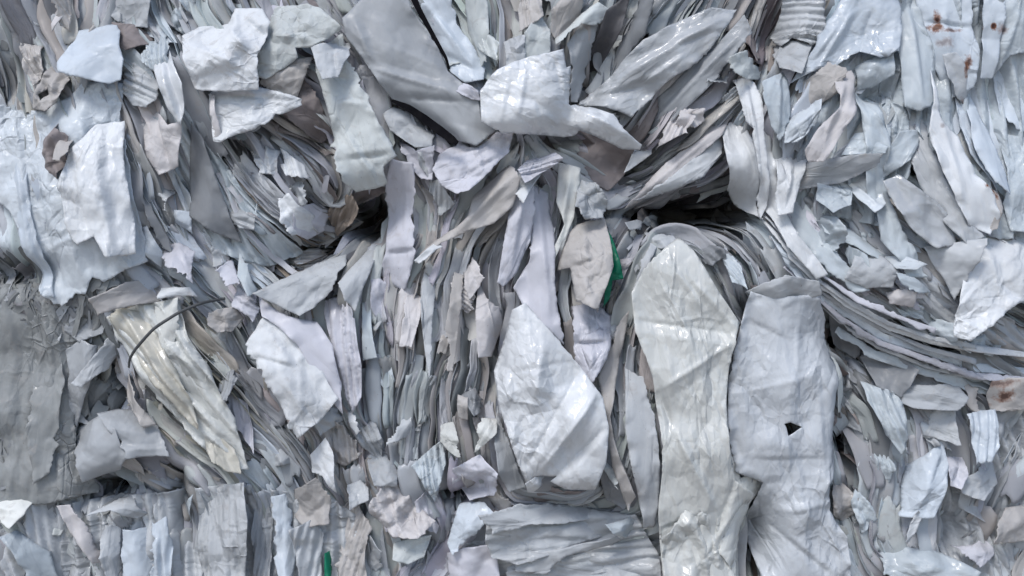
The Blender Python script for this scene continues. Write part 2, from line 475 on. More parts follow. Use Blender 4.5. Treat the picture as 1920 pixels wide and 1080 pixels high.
sheet('paper_scrap', 'ruffled pale scrap clinging to the brown clump', SCR, 50, 'beige', '98,250 112,240 130,262 136,285 128,305 110,300 104,276', cr=5, curl=10, rag=2.4)
sheet('paper_sheet', 'fan wrinkled grey sheet beside the glossy diagonal film', SH, 34, 'mid', '230,117 253,93 277,110 300,160 300,187 280,203 253,197 233,173', sv=.1, pleat=(25, 13, 7))
sheet('plastic_film', 'long glossy diagonal film with a bright crease, left of the white square flap', FI, 44, 'white',
      '280,70 300,78 333,133 347,160 349,210 342,234 320,202 300,160 283,117', 'gloss', sv=.1, sh=.45, cr=2, folds=[(300, 110, 338, 228, 12, 14), (290, 80, 320, 140, -5, 14)], rag=.8)
sheet('paper_sheet', 'pinkish flat double panel with a cracked seam below the fan wrinkled sheet', SH, 26, 'pink', '258,217 293,211 320,238 348,233 334,310 296,325 273,293', sv=.05, cr=2.2,
      folds=[(292, 212, 318, 312, -8, 8)])
sheet('plastic_film', 'dark smooth pointed film hanging below the glossy diagonal film', FI, 30, 'slate', '362,235 385,265 405,330 425,390 446,450 400,432 355,402 352,330', 'smooth', sv=.0, sh=-.2, cr=1, rag=.7)
sheet('paper_sheet', 'slim dark grey blade on the right edge of the icy blue block', SH, 24, 'slate', '256,358 280,383 313,443 322,475 300,460 277,405', 'smooth', cr=1, sv=-.1)
sheet('paper_sheet', 'pale angular scrap on the right rim of the icy blue block', SCR, 30, 'ice', '258,430 276,425 300,470 296,500 272,474', cr=2)
sheet('paper_sheet', 'large white crumpled sheet draped over the upper left layers', SH, 50, 'white',
      '337,63 363,43 417,37 428,5 480,10 500,40 494,77 484,103 484,166 400,168 367,162 350,110', sv=.22, sh=.05, cr=4,
      folds=[(425, 45, 470, 100, 16, 20), (455, 30, 500, 70, -12, 18), (345, 80, 480, 140, 9, 24), (360, 150, 480, 128, -6, 22), (430, 10, 440, 60, 8, 16)])
h = sheet('paper_sheet', 'bright white square flap with a pointed tail and a folded hem, upper left', SH, 66, 'white',
      '391,177 400,167 483,163 560,187 562,198 517,217 477,243 417,266 405,263 397,217', 'film', sv=.18, sh=-.05, cr=2.5, folds=[(400, 172, 555, 190, -9, 22), (480, 168, 470, 240, 4, 25)], curl=6)
sheet('folded_hem', None, None, 72, 'pink', '389,177 398,175 407,218 416,263 404,264 396,217', 'film', sv=.1, sh=.1, cr=.8, parent=h)
sheet('paper_sheet', 'greenish white sheet with torn right edge beside the draped white sheet', SH, 58, 'green',
      '493,30 512,5 575,8 598,18 640,58 585,90 555,90 560,108 500,145 484,140 483,103 496,72', sv=.18, sh=.12, cr=3.5, rag=3, folds=[(555, 15, 562, 100, -8, 18), (500, 60, 590, 80, 6, 22)])
sheet('paper_sheet', 'greyish underside flap folded below the greenish white sheet', SH, 40, 'beige', '487,148 560,112 582,104 574,136 560,166 553,182 500,168', sv=-.15, cr=3)
sheet('paper_sheet', 'tan grey crumpled scrap between pointed tail and vertical creased sheet', SCR, 22, 'taupe', '540,200 570,150 600,190 620,245 590,260 545,225', sv=-.1, cr=5)
sheet('paper_sheet', 'tall creased greenish sheet right of the pointed tail, with frayed lower end', SH, 46, 'green',
      '583,97 640,66 652,112 690,190 715,240 742,290 716,310 722,338 700,346 664,352 640,332 625,262 615,202 598,150', sv=.12, sh=.05, cr=5, rag=3,
      folds=[(640, 240, 700, 330, 10, 18), (650, 300, 735, 290, -8, 16), (600, 130, 660, 150, -8, 14), (640, 190, 690, 200, 7, 16)])
sheet('paper_scrap', 'grey cracked flap at the shoulder of the tall creased greenish sheet', SCR, 62, 'mid', '584,90 620,76 645,70 652,100 636,146 610,152 596,120', cr=3, sv=.15, folds=[(622, 80, 632, 140, -5, 7)])
sheet('paper_scrap', 'white angular piece in the stack above the brown hollow', SCR, 24, 'white', '525,375 545,365 560,385 580,400 575,430 548,440 530,415', cr=4, sv=.2)
sheet('paper_scrap', 'lilac crumpled piece next to the brown hollow', SCR, 18, 'lilac', '560,400 590,380 610,392 600,430 575,448 556,436', cr=5, sv=.1)
# upper middle
sheet('plastic_film', 'broad smooth lilac grey sheet left of the bright centre flap', FI, 34, 'grey',
      '640,33 660,10 707,0 750,0 770,13 800,53 827,100 840,133 867,157 897,187 903,227 930,247 893,277 857,263 783,213 737,187 717,163 680,110 647,67',
      'smooth', sv=.16, sh=.06, cr=3, folds=[(700, 130, 850, 175, 12, 26), (735, 180, 880, 195, -7, 22), (660, 30, 700, 120, 9, 24), (740, 90, 835, 130, 5, 30)], curl=8, rag=.9)
sheet('paper_sheet', 'pale strip beside the upper black streak, running down to the bright flap', SH, 30, 'blue', '775,0 827,0 860,50 887,87 907,127 905,150 873,156 845,135 822,85 799,43', 'film', sv=.1, sh=-.2, cr=2.5,
      folds=[(800, 10, 890, 130, 9, 14), (830, 100, 900, 140, -5, 14)])
sheet('paper_sheet', 'twisted lilac scrap under the left edge of the bright centre flap', SCR, 44, 'lilac', '842,150 870,155 896,172 900,190 880,186 855,170', sv=.1, cr=3)
sheet('paper_sheet', 'folded lilac sheet curling below the bright centre flap', SH, 46, 'lilac', '813,317 827,287 857,266 893,278 930,247 957,248 952,283 933,302 907,333 880,359 857,362 830,347', 'paper', sv=.2, cr=4,
      folds=[(820, 310, 930, 270, 9, 20), (860, 340, 950, 285, -7, 14), (895, 280, 905, 330, 6, 12)])
sheet('paper_sheet', 'curled lilac strip under the lower black streak', SCR, 30, 'lilac', '733,250 780,284 815,277 812,317 810,336 790,334 767,308', sv=.1, cr=4, curl=12)
sheet('paper_sheet', 'wrinkled grey piece left of the lower black streak', SCR, 32, 'mid', '738,200 775,214 812,250 810,276 780,278 735,246 720,215', sv=.15, cr=4)
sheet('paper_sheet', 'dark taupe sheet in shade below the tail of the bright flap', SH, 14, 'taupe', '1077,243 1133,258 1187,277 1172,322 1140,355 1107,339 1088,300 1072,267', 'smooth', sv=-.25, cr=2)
sheet('plastic_film', 'bright white film flap with a ragged tail at top centre', FI, 84, 'white',
      '900,170 915,150 933,132 963,117 993,107 1033,97 1057,88 1063,124 1073,119 1067,190 1107,197 1150,213 1180,247 1207,266 1205,275 1173,273 1133,257 1087,240 1077,249 1030,248 967,250 930,245 903,230',
      'gloss', sv=.16, sh=-.02, cr=2.0, rag=1.2, tuck=6, folds=[(955, 140, 935, 245, 3, 14), (985, 140, 970, 225, 4, 11), (1000, 190, 1010, 235, 3, 9), (1060, 190, 1200, 265, 10, 24), (1040, 110, 1055, 180, -6, 14), (920, 150, 910, 235, -3, 16)], curl=7, bulge=8)
sheet('paper_scrap', 'small bright triangle below the tip of the ragged white tail', SCR, 40, 'white', '1187,280 1222,271 1220,290 1170,324', sv=.25, cr=1.5)
sheet('paper_sheet', 'dark narrow blade sheet rising right of the bright flap', SH, 22, 'dark', '1160,13 1190,0 1160,67 1110,150 1086,190 1083,167 1107,100 1133,33', 'smooth', sv=-.3, sh=.5, cr=1.5)
sheet('paper_sheet', 'second dark blade sheet, slimmer, to the right of the first', SH, 20, 'slate', '1193,20 1222,0 1240,0 1207,67 1153,136 1138,142 1160,83', 'smooth', sv=-.2, sh=.5, cr=1.5)
sheet('paper_sheet', 'pale slanting strip bent like a roof above the bright flap', SCR, 42, 'green', '1120,3 1147,17 1123,43 1080,52 1057,78 1043,88 1043,73 1083,33', sv=.25, cr=2)
sheet('paper_sheet', 'grey panel between the bright flap and the dark blade', SH, 28, 'mid', '1090,43 1122,48 1107,100 1085,186 1070,187 1070,123 1063,87', sv=-.05, sh=.1, cr=2)
sheet('paper_sheet', 'short square pale panel standing on the top of the bright flap', SCR, 36, 'mid', '945,70 985,66 985,112 975,120 950,128', sv=.1, cr=2)
sheet('paper_sheet', 'pale panel to the right of the square panel above the bright flap', SCR, 32, 'green', '985,62 1012,20 1030,56 1031,98 985,110', sv=.1, cr=2.5)
sheet('paper_sheet', 'greenish grey long leaf at the top edge, left of the fan', SH, 20, 'green', '872,0 906,0 916,60 912,118 897,122 880,70', sv=.05, sh=.25, cr=2)
sheet('paper_sheet', 'brownish crumpled patch at the top edge above the roof shaped strip', SCR, 16, 'beige', '1035,20 1092,0 1086,32 1045,76 1034,60', cr=5)
sheet('plastic_film', 'big silvery film folded along a long diagonal at the upper right of centre', FI, 40, 'mid',
      '1150,140 1173,110 1207,77 1250,53 1330,18 1377,20 1330,90 1280,133 1250,152 1223,182 1187,214 1153,202 1093,188 1113,167', 'gloss', sv=.12, sh=.12, cr=3,
      folds=[(1160, 150, 1360, 30, 14, 20), (1110, 185, 1240, 150, -9, 16), (1200, 160, 1290, 100, 7, 12), (1230, 100, 1340, 60, -7, 14)])
sheet('paper_sheet', 'long grey sheet running beside the silvery diagonal film', SH, 22, 'grey', '1205,215 1260,160 1330,100 1385,40 1400,70 1340,150 1270,215 1225,260', 'film', sv=-.05, sh=.2, cr=3, folds=[(1220, 235, 1390, 60, 9, 14)])
sheet('paper_sheet', 'light long blade lying over the steep layers right of the ragged tail', SH, 30, 'pink', '1180,385 1250,305 1330,240 1372,215 1350,255 1280,315 1210,372', sv=.1, cr=2, folds=[(1190, 375, 1360, 228, 8, 12)])
sheet('paper_sheet', 'grey curved shell shaped sheet above the black hollow', SH, 24, 'mid', '1200,372 1260,330 1330,275 1358,245 1352,290 1318,330 1262,355', sv=.15, cr=2.5, curl=12)
# upper right
sheet('plastic_film', 'wrinkled cuff of bluish film at the top edge, left of the glossy white film', FI, 34, 'mid', '1473,0 1540,0 1543,60 1517,88 1487,68 1467,83 1460,57 1473,17', 'film', sv=.1, pleat=(8, 13, 9), cr=2)
sheet('paper_sheet', 'grey leaf below the wrinkled cuff', SH, 26, 'mid', '1480,67 1520,86 1495,142 1460,128 1458,93', sv=.1, cr=2)
sheet('plastic_film', 'broad glossy white film with a torn lower edge at the upper right', FI, 60, 'blue',
      '1562,33 1605,0 1687,0 1683,43 1673,100 1640,112 1607,97 1580,112 1565,125 1533,128 1493,148 1520,107 1543,60', 'gloss', sv=.18, sh=.1, cr=3, rag=2.4,
      folds=[(1600, 20, 1530, 130, 10, 20), (1640, 10, 1610, 100, -7, 18), (1575, 40, 1510, 130, 6, 12)])
sheet('paper_scrap', 'spiky torn star shaped flap left of the glossy white film', SCR, 54, 'green', '1363,113 1390,100 1400,96 1403,110 1417,106 1415,117 1438,117 1427,143 1400,148 1380,140', sv=.15, cr=3, rag=2.5)
sheet('paper_sheet', 'long upright white blade under the star shaped flap', SH, 46, 'white', '1383,150 1413,147 1427,193 1430,267 1440,333 1440,382 1430,402 1420,322 1407,250 1393,200', sv=.1, sh=.15, cr=1.5, folds=[(1400, 150, 1428, 380, 7, 9)])
sheet('paper_sheet', 'white panel with a smudged top at the right end of the black hollow', SH, 50, 'white', '1357,247 1377,230 1403,250 1415,293 1421,360 1426,408 1400,382 1372,352 1360,302', 'film', sv=.08, sh=-.1, cr=2.5)
sheet('paper_sheet', 'pale folded leaf right of the upright white blade', SH, 36, 'cyan', '1433,153 1483,127 1482,213 1457,262 1443,233 1430,187', sv=.1, sh=-.15, cr=2.5, folds=[(1465, 140, 1455, 255, 7, 12)])
sheet('paper_sheet', 'tan underside of the curled pinkish sheet', SH, 22, 'beige', '1493,205 1507,157 1547,122 1575,133 1572,172 1527,200', sv=-.3, cr=2)
sheet('paper_sheet', 'curled pinkish white sheet with a torn edge below the glossy white film', SH, 58, 'pink',
      '1573,133 1613,127 1607,200 1580,242 1540,302 1513,302 1507,280 1533,240 1573,202 1570,167', sv=.08, sh=-.15, cr=3, folds=[(1595, 130, 1530, 290, 9, 22)], curl=10, rag=2.2)
sheet('paper_sheet', 'white long flap under the torn edge of the pinkish sheet', SH, 44, 'white', '1453,360 1460,287 1510,267 1515,300 1493,360 1480,402 1455,402', 'film', sv=.15, cr=2.5, folds=[(1490, 280, 1465, 395, 6, 12)])
sheet('paper_sheet', 'small bluish flap with a dark slit beside the pinkish sheet', SCR, 50, 'ice', '1477,229 1540,187 1528,233 1493,267 1470,268', 'film', sv=.15, cr=2)
sheet('paper_sheet', 'grey fold of film right of the pinkish sheet', SH, 30, 'cyan', '1607,250 1680,233 1655,288 1580,290', 'film', sv=.2, cr=3.5)
sheet('paper_sheet', 'dim grey sheet with a torn lower edge below the pinkish sheet', SH, 28, 'grey', '1513,303 1640,293 1634,313 1580,341 1507,352', sv=-.2, cr=4, rag=2.5)
sheet('paper_sheet', 'grey piece standing beside the dark notch at upper right', SH, 32, 'cyan', '1657,287 1687,247 1742,240 1702,302 1660,332', 'film', sv=.1, cr=3)
sheet('paper_sheet', 'glossy small fold just below the torn edge of the broad glossy white film', SCR, 36, 'cyan', '1610,120 1672,96 1674,140 1640,160 1612,165', 'gloss', sv=-.1, cr=3)
sheet('plastic_film', 'tall greyish blue leaf hanging from the top edge left of the rust stains', FI, 42, 'cyan', '1680,67 1707,0 1723,0 1748,100 1740,193 1713,208 1687,200', 'smooth', sv=.05, sh=-.25, cr=2, folds=[(1712, 0, 1716, 200, 9, 16)])
sheet('plastic_film', 'pale film with rust spots and a crease at the top edge', FI, 36, 'blue', '1720,0 1812,0 1816,50 1828,100 1820,160 1780,182 1758,130 1742,100', 'stained', sv=.1, sh=.05, cr=2.5,
      folds=[(1740, 38, 1812, 52, -8, 8), (1770, 0, 1775, 160, 5, 22)])
sheet('plastic_film', 'grey bulging film under the rust spotted film', FI, 42, 'mid', '1763,107 1813,98 1833,133 1828,207 1800,185 1773,150', 'stained', sv=.05, bulge=14, cr=1.5)
sheet('plastic_film', 'upright blue strip at the top edge right of the rust spotted film', FI, 46, 'blue', '1847,0 1877,0 1877,40 1862,140 1840,142 1842,33', 'stained', sv=.05, sh=.2, cr=1.5)
sheet('plastic_film', 'wide pale drape in the top right corner with two dark rust dots', FI, 38, 'cyan', '1878,0 1920,0 1920,83 1892,102 1863,142 1872,50', 'stained', sv=.1, sh=-.2, cr=2.5, folds=[(1905, 20, 1870, 130, 8, 12)])
sheet('plastic_film', 'long hanging blue leaf at the right edge below the two rust dots', FI, 34, 'blue', '1862,145 1895,105 1920,110 1920,260 1890,240 1870,210', 'smooth', sv=.1, sh=-.1, cr=2.5)
sheet('plastic_film', 'narrow hanging leaf with a rusty edge right of the white pointed leaf', FI, 40, 'blue', '1832,140 1852,220 1876,310 1882,362 1852,342 1822,282 1824,200', 'stained', sv=.08, sh=-.2, cr=2)
sheet('plastic_film', 'white pointed leaf hanging down to a rust spot at the right', FI, 66, 'white',
      '1760,120 1769,180 1774,220 1802,250 1832,328 1862,363 1876,408 1856,440 1812,422 1785,372 1755,302 1745,242 1757,190', 'stained', sv=.12, sh=-.05, cr=2, rag=1, folds=[(1762, 150, 1800, 400, 6, 24)])
sheet('paper_scrap', 'beige rusty curl at the foot of the white pointed leaf', SCR, 50, 'beige', '1858,352 1878,360 1880,390 1868,428 1852,436 1866,398', 'stained', cr=3)
sheet('plastic_film', 'shiny grey film with bright glints left of the white pointed leaf', FI, 42, 'mid', '1660,342 1690,330 1760,382 1792,422 1792,456 1750,462 1710,432 1688,402', 'gloss', sv=.1, cr=3.5)
sheet('plastic_film', 'grey panel stretched below the shiny glinting film', FI, 34, 'mid', '1745,462 1800,455 1838,450 1818,500 1795,560 1770,510', 'smooth', sv=-.05, cr=2)
sheet('plastic_film', 'broad white film flap with a ragged edge at the right, its tip pointing down', FI, 76, 'white',
      '1835,450 1880,436 1920,440 1920,550 1895,570 1850,606 1810,633 1782,626 1790,570 1812,500', 'film', sv=.12, sh=.08, cr=2.2, rag=2.2, folds=[(1850, 450, 1870, 560, 6, 26), (1790, 600, 1830, 620, 5, 14)])
sheet('paper_sheet', 'pale curled roll under the wing of film at the right', SCR, 40, 'ice', '1588,332 1622,328 1652,350 1654,382 1628,400 1606,372', 'film', cr=3, folds=[(1600, 340, 1640, 390, 12, 18)], curl=10)
sheet('paper_sheet', 'bluish short roll beside the pale curled roll', SCR, 36, 'cyan', '1535,345 1580,325 1600,352 1588,385 1552,400 1530,375', 'film', cr=3, folds=[(1545, 350, 1590, 365, 10, 18)])
sheet('paper_sheet', 'pale green blade pointing right inside the curved band', SH, 38, 'cyan', '1545,410 1600,430 1660,478 1640,486 1590,458 1548,436', cr=2, sv=.3)
sheet('paper_sheet', 'rounded grey leaf with a dark notch inside the curved band', SH, 42, 'mid', '1587,522 1613,470 1657,482 1682,510 1673,538 1630,540', cr=2.5, sv=.1, bulge=7)
sheet('paper_sheet', 'pinkish square scrap beside the rounded grey leaf', SCR, 42, 'pink', '1668,548 1714,546 1714,574 1672,570', cr=2)
sheet('paper_sheet', 'pale blade tip inside the curved band, below the grey film', SCR, 44, 'ice', '1662,480 1700,482 1732,496 1712,506 1680,504', cr=1.5, sv=.35)
sheet('paper_sheet', 'second pale blade tip, longer, pointing to the white ragged flap', SCR, 42, 'cyan', '1680,512 1712,520 1760,548 1720,548 1690,534', cr=1.5, sv=.35)
# centre
sheet('paper_sheet', 'lilac strip hanging down at the left of the centre stack', SH, 54, 'lilac',
      '738,308 776,314 777,360 781,470 773,500 757,541 735,528 712,512 724,470 724,403 721,360', sv=.1, sh=.05, cr=3, rag=1.8, folds=[(760, 320, 762, 460, 5, 12), (725, 475, 780, 470, -8, 12)])
sheet('paper_sheet', 'cream grey sheet bent like a ramp with a pointed lower tip, centre', SH, 58, 'beige',
      '955,310 972,338 957,390 925,418 880,431 830,452 782,489 790,470 853,427 878,405 885,370 915,340', sv=.3, sh=.15, cr=2.5, folds=[(960, 330, 860, 430, 10, 20)])
sheet('paper_scrap', 'little white folded tip at the end of the ramp shaped sheet', SCR, 68, 'white', '778,488 820,450 828,463 813,474 788,494', cr=1.5, sv=.2)
sheet('paper_sheet', 'lilac white wavy strip standing right of the ramp shaped sheet', SH, 52, 'lilac', '968,345 1000,352 998,410 993,453 970,507 945,532 934,526 945,460 955,400', sv=.05, sh=-.1, cr=3, folds=[(985, 350, 955, 510, 7, 16)])
sheet('paper_sheet', 'bunched lilac folds at the top of the centre strips', SCR, 54, 'lilac', '972,318 990,296 1040,285 1054,300 1030,316 1000,335 985,345', cr=5, pleat=(-15, 9, 8), sv=.2)
sheet('paper_sheet', 'long white lilac sheet running down into the big white bag', SH, 40, 'lilac', '1000,342 1030,356 1040,430 1040,527 1050,610 1056,645 980,572 962,540 993,490', 'smooth', sv=.08, sh=.1, cr=2, folds=[(1010, 360, 1030, 600, 6, 14)])
sheet('paper_sheet', 'beige folded strip behind the beige crumpled bag', SH, 48, 'cream', '1048,305 1086,318 1083,360 1075,410 1055,452 1030,507 1034,470 1058,420 1044,380', sv=.05, sh=.2, cr=3, folds=[(1070, 320, 1045, 470, 8, 14)])
sheet('paper_sheet', 'wrinkled grey knot at the pinch above the beige crumpled bag', SCR, 40, 'mid', '1085,335 1120,345 1138,380 1130,408 1095,412 1078,390', cr=6, sv=.1)
sheet('plastic_bag', 'beige crumpled bag shaped sheet beside the green film', 'bag', 56, 'beige', '1083,422 1137,408 1146,500 1133,535 1117,577 1080,562 1070,502 1048,507 1068,442', 'paper', sv=.1, sh=.0, cr=6, bulge=14,
      folds=[(1095, 430, 1100, 500, 8, 14), (1075, 500, 1135, 480, -7, 12), (1090, 520, 1110, 560, 8, 14)])
sheet('plastic_bag', 'small lilac crumpled bag hanging under the beige bag', 'bag', 52, 'lilac', '1078,578 1120,572 1147,594 1144,645 1119,698 1100,732 1082,702 1074,640', 'film', sv=.12, cr=5, bulge=16,
      folds=[(1080, 645, 1140, 640, -10, 9), (1095, 590, 1130, 612, -6, 8), (1110, 640, 1105, 710, 6, 12)])
sheet('green_film', 'emerald green film strip beside the beige bag', 'green film', 34, 'emerald', '1138,412 1150,445 1164,500 1168,523 1147,526 1142,560 1130,575 1138,505', 'green', sv=.05, cr=2, rag=.8)
sheet('paper_sheet', 'pinkish curved scrap at the end of the stack beside the big white bag', SH, 48, 'pink', '897,528 912,560 936,580 941,610 921,666 898,666 893,600', sv=.0, sh=-.2, cr=2, bulge=10)
sheet('paper_scrap', 'pale pink torn tag in the centre stack', SCR, 52, 'pink', '868,508 888,482 908,520 895,541 880,561 872,535', sv=.15, cr=2.5)
sheet('paper_sheet', 'pale long strip with a square end at the left of the centre stack', SH, 36, 'cyan', '676,570 694,570 709,667 680,674', sv=.1, cr=1.5)
sheet('paper_sheet', 'long wavy grey white strip in the middle of the centre stack', SH, 40, 'mid', '793,492 818,492 814,577 811,612 808,700 800,662 790,567', sv=.05, cr=2.5)
sheet('paper_sheet', 'pinkish white bent strip under the hanging lilac strip', SH, 42, 'pink', '757,541 787,560 788,595 774,648 752,645 757,595', sv=.1, sh=.15, cr=2.5)
sheet('paper_scrap', 'cream rectangle with a shadowed edge in the stack, above the torn tab', SCR, 34, 'beige', '858,742 877,746 877,787 860,784', cr=1)
sheet('paper_sheet', 'slim beige strip hanging just left of the pinkish curved scrap', SH, 36, 'beige', '850,515 866,520 862,600 850,690 842,690 838,600', cr=2, sv=.05)
sheet('paper_sheet', 'lilac bunch of folds at the left of the stack, above its pointed white tip', SH, 30, 'lilac', '598,570 640,560 665,600 680,680 678,740 660,770 640,720 620,640', 'film', cr=4, pleat=(82, 14, 9))
sheet('paper_scrap', 'white pointed tip hanging from the lilac bunch', SCR, 40, 'white', '650,775 665,780 676,806 668,815 658,800', cr=1)
sheet('paper_sheet', 'tall grey green leaf falling from the brown hollow', SH, 34, 'mid', '640,530 676,480 700,440 712,450 690,520 672,580 655,560', cr=3, sv=.1)
h = sheet('plastic_bag', 'big glossy white bag with a turned lower corner in the centre', 'bag', 78, 'white',
      '945,640 960,582 985,568 1040,630 1090,690 1130,745 1141,800 1136,870 1117,922 1062,922 1033,907 1045,896 1000,896 992,918 975,880 955,820 935,760 925,700', 'gloss', sv=.1, sh=.03, cr=4, bulge=18, rag=.9,
      folds=[(1118, 735, 1010, 890, 17, 26), (1085, 700, 985, 880, -11, 26), (1135, 800, 1040, 900, -12, 22), (1020, 640, 1000, 760, 6, 22), (950, 700, 1060, 680, -3, 16)], curl=6)
sheet('bag_flap', None, None, 66, 'white', '990,925 985,905 1002,893 1022,895 1015,910 1000,926', 'film', sv=-.3, cr=2, parent=h)
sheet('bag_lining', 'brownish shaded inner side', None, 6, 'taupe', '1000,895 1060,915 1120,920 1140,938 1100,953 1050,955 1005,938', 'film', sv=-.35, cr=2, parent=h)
sheet('paper_sheet', 'lilac grey tall panel along the left side of the big white bag', SH, 36, 'grey', '932,770 955,830 975,890 985,915 955,922 935,890 928,830', sv=.05, cr=1.5)
# glossy cream film and tall sheet
sheet('plastic_film', 'long glossy cream film with star like creases, right of centre', FI, 64, 'cream',
      '1275,445 1300,470 1340,540 1386,605 1376,640 1366,690 1360,760 1366,840 1378,900 1420,932 1402,1000 1385,1080 1250,1080 1236,960 1241,880 1236,800 1221,700 1190,620 1183,550 1210,500 1245,465',
      'gloss', sv=.05, sh=.04, cr=3.2, rag=.9, curl=6,
      folds=[(1388, 628, 1184, 600, -9, 34), (1388, 632, 1222, 735, 10, 40), (1385, 622, 1270, 500, 9, 36), (1240, 770, 1345, 960, 9, 20), (1300, 700, 1320, 1070, -4, 24), (1225, 700, 1300, 930, -7, 16),
             (1405, 930, 1300, 1080, 9, 20), (1380, 900, 1330, 1060, -8, 14), (1260, 500, 1330, 600, 6, 14), (1240, 1000, 1340, 960, -5, 10)])
sheet('plastic_film', 'crumpled glossy lower end of pale cream film at the bottom edge', FI, 64, 'cream',
      '1240,1010 1285,955 1335,905 1362,856 1372,850 1386,900 1400,960 1392,1020 1385,1080 1250,1080 1242,980', 'gloss', sv=.08, cr=4, pleat=(72, 30, 8), tuck=18, rag=1.2, folds=[(1290, 960, 1340, 1060, 9, 16), (1360, 870, 1320, 1070, -6, 14)])
sheet('paper_sheet', 'torn pale cream end hanging from the lower right of the cream film', SH, 76, 'cream', '1378,900 1412,890 1440,905 1432,930 1408,950 1395,1000 1370,1060 1350,1030 1362,960', 'film', sv=.2, cr=4, rag=2.4)
sheet('paper_sheet', 'tall grey white sheet with a small torn hole, right of the cream film', SH, 56, (.53, .565, .605),
      '1405,545 1450,560 1530,550 1555,600 1562,650 1576,700 1573,800 1571,880 1552,905 1558,960 1590,1010 1600,1080 1440,1080 1424,1040 1420,970 1432,905 1378,885 1362,800 1366,700 1390,600',
      'film', sv=.05, sh=.03, cr=4, rag=1.2, holes=['1466,793 1478,790 1502,800 1474,816'],
      folds=[(1400, 600, 1480, 640, -3, 12), (1500, 570, 1480, 760, 5, 26), (1370, 740, 1530, 700, 3, 20), (1400, 860, 1560, 860, -3, 14), (1440, 980, 1560, 1080, -7, 12), (1530, 720, 1545, 880, 6, 18), (1450, 960, 1570, 940, 6, 24), (1470, 810, 1480, 900, 4, 20)])
sheet('paper_sheet', 'crumpled grey collar folded over the top of the tall holed sheet', SH, 64, 'mid', '1405,548 1440,528 1467,517 1530,528 1538,553 1497,564 1440,570', sv=.15, cr=4)
sheet('paper_sheet', 'thin upright edge strip along the right side of the tall holed sheet', SCR, 48, 'green', '1560,655 1568,650 1578,700 1578,770 1570,770', sv=0, cr=1)
sheet('paper_sheet', 'small triangular scrap inside the black hollow', SCR, -62, 'slate', '1328,422 1353,386 1375,424', cr=1.5)
sheet('paper_sheet', 'small flat scrap lying in the left of the black hollow', SCR, -55, 'slate', '1286,412 1325,408 1333,420 1300,420', cr=1.5)
sheet('paper_sheet', 'tall grey green sheet standing against the left edge of the cream film', SH, 44, 'mid', '1176,700 1210,718 1226,800 1236,900 1232,990 1212,992 1192,902 1172,802', sv=.0, sh=-.1, cr=2.5)
sheet('paper_sheet', 'long beige strip with a pointed foot right of the small lilac bag', SH, 40, 'beige', '1120,705 1165,602 1182,582 1162,682 1142,780 1162,862 1192,932 1180,962 1150,882 1136,802', sv=.05, cr=2.5)
sheet('paper_sheet', 'dull green grey leaf beside the lower right of the big white bag', SH, 30, 'slate', '1140,820 1160,853 1188,920 1170,955 1140,942 1126,888', sv=0, cr=3)
sheet('paper_sheet', 'grey leaf edge beside the top of the cream film', SH, 30, 'mid', '1185,560 1200,490 1225,450 1240,445 1215,495 1190,545', cr=2)
# the left: yellowed film, wrap, sheets
sheet('plastic_film', 'wide pleated bundle of pale cream film under the yellowed glossy film', FI, 22, 'cream',
      '198,596 250,572 330,562 348,612 400,700 442,792 462,884 410,872 338,800 272,724 222,655', 'film', sv=.05, cr=5, pleat=(52, 24, 13), tuck=12, rag=2.4)
sheet('plastic_film', 'yellowed glossy film with long creases slanting down at the left', FI, 46, 'yellow',
      '205,600 225,580 262,590 292,630 330,690 352,735 372,790 366,800 330,770 290,722 250,672 220,640', 'gloss', sv=.1, sh=.05, cr=3.5, folds=[(240, 600, 360, 770, 14, 16), (225, 620, 330, 750, -9, 12)], pleat=(54, 20, 7), rag=2)
sheet('paper_sheet', 'cream panel over the upper end of the yellowed film', SH, 52, 'cream', '285,570 333,560 336,602 322,672 302,642 285,610', sv=.1, cr=2)
sheet('paper_sheet', 'greyish crumpled fringe above the yellowed film', SCR, 40, 'beige', '190,560 240,530 300,520 320,540 290,566 240,576 200,590', cr=6, sv=.2, rag=2.5)
sheet('plastic_film', 'creased dull cream film lying right of the yellowed glossy film', FI, 36, 'cream', '318,640 345,655 385,720 425,790 430,835 400,800 360,745 328,695', 'gloss', sv=.1, cr=3, folds=[(330, 650, 415, 800, 9, 12)])
sheet('plastic_film', 'short yellowish torn film at the foot of the yellowed glossy film', FI, 40, 'yellow', '372,790 400,800 440,845 452,885 425,880 392,850', 'film', sv=.1, cr=4, rag=2.4)
sheet('paper_scrap', 'beige dirty scrap left of the yellowed glossy film', SCR, 36, 'beige', '205,640 235,690 262,745 300,790 280,795 240,750 212,700', cr=4)
sheet('paper_scrap', 'tan square scrap right of the wire', SCR, 44, 'beige', '393,587 437,576 450,597 434,621 410,622 393,608', cr=2.5)
sheet('paper_scrap', 'white tab at the upper end of the wire', SCR, 44, 'white', '297,540 353,539 368,557 331,554 300,561', cr=1.5, sv=.25)
sheet('paper_scrap', 'rolled pale tube end below the bluish slope', SCR, 40, 'lilac', '407,508 427,486 451,530 430,534', cr=2, bulge=8)
sheet('paper_sheet', 'slim white strip leaning beside the rolled tube end', SH, 42, 'cyan', '437,452 460,500 484,545 473,554 447,518', cr=1.5)
sheet('paper_sheet', 'white crumpled torn piece with a pointed foot, left of centre', SH, 58, 'white', '463,650 490,600 540,600 575,650 612,720 631,745 592,791 562,816 540,782 510,722', sv=.1, sh=.0, cr=6, rag=2.4,
      folds=[(500, 620, 560, 700, 7, 14), (480, 670, 560, 690, -7, 12), (560, 650, 570, 790, 6, 18)])
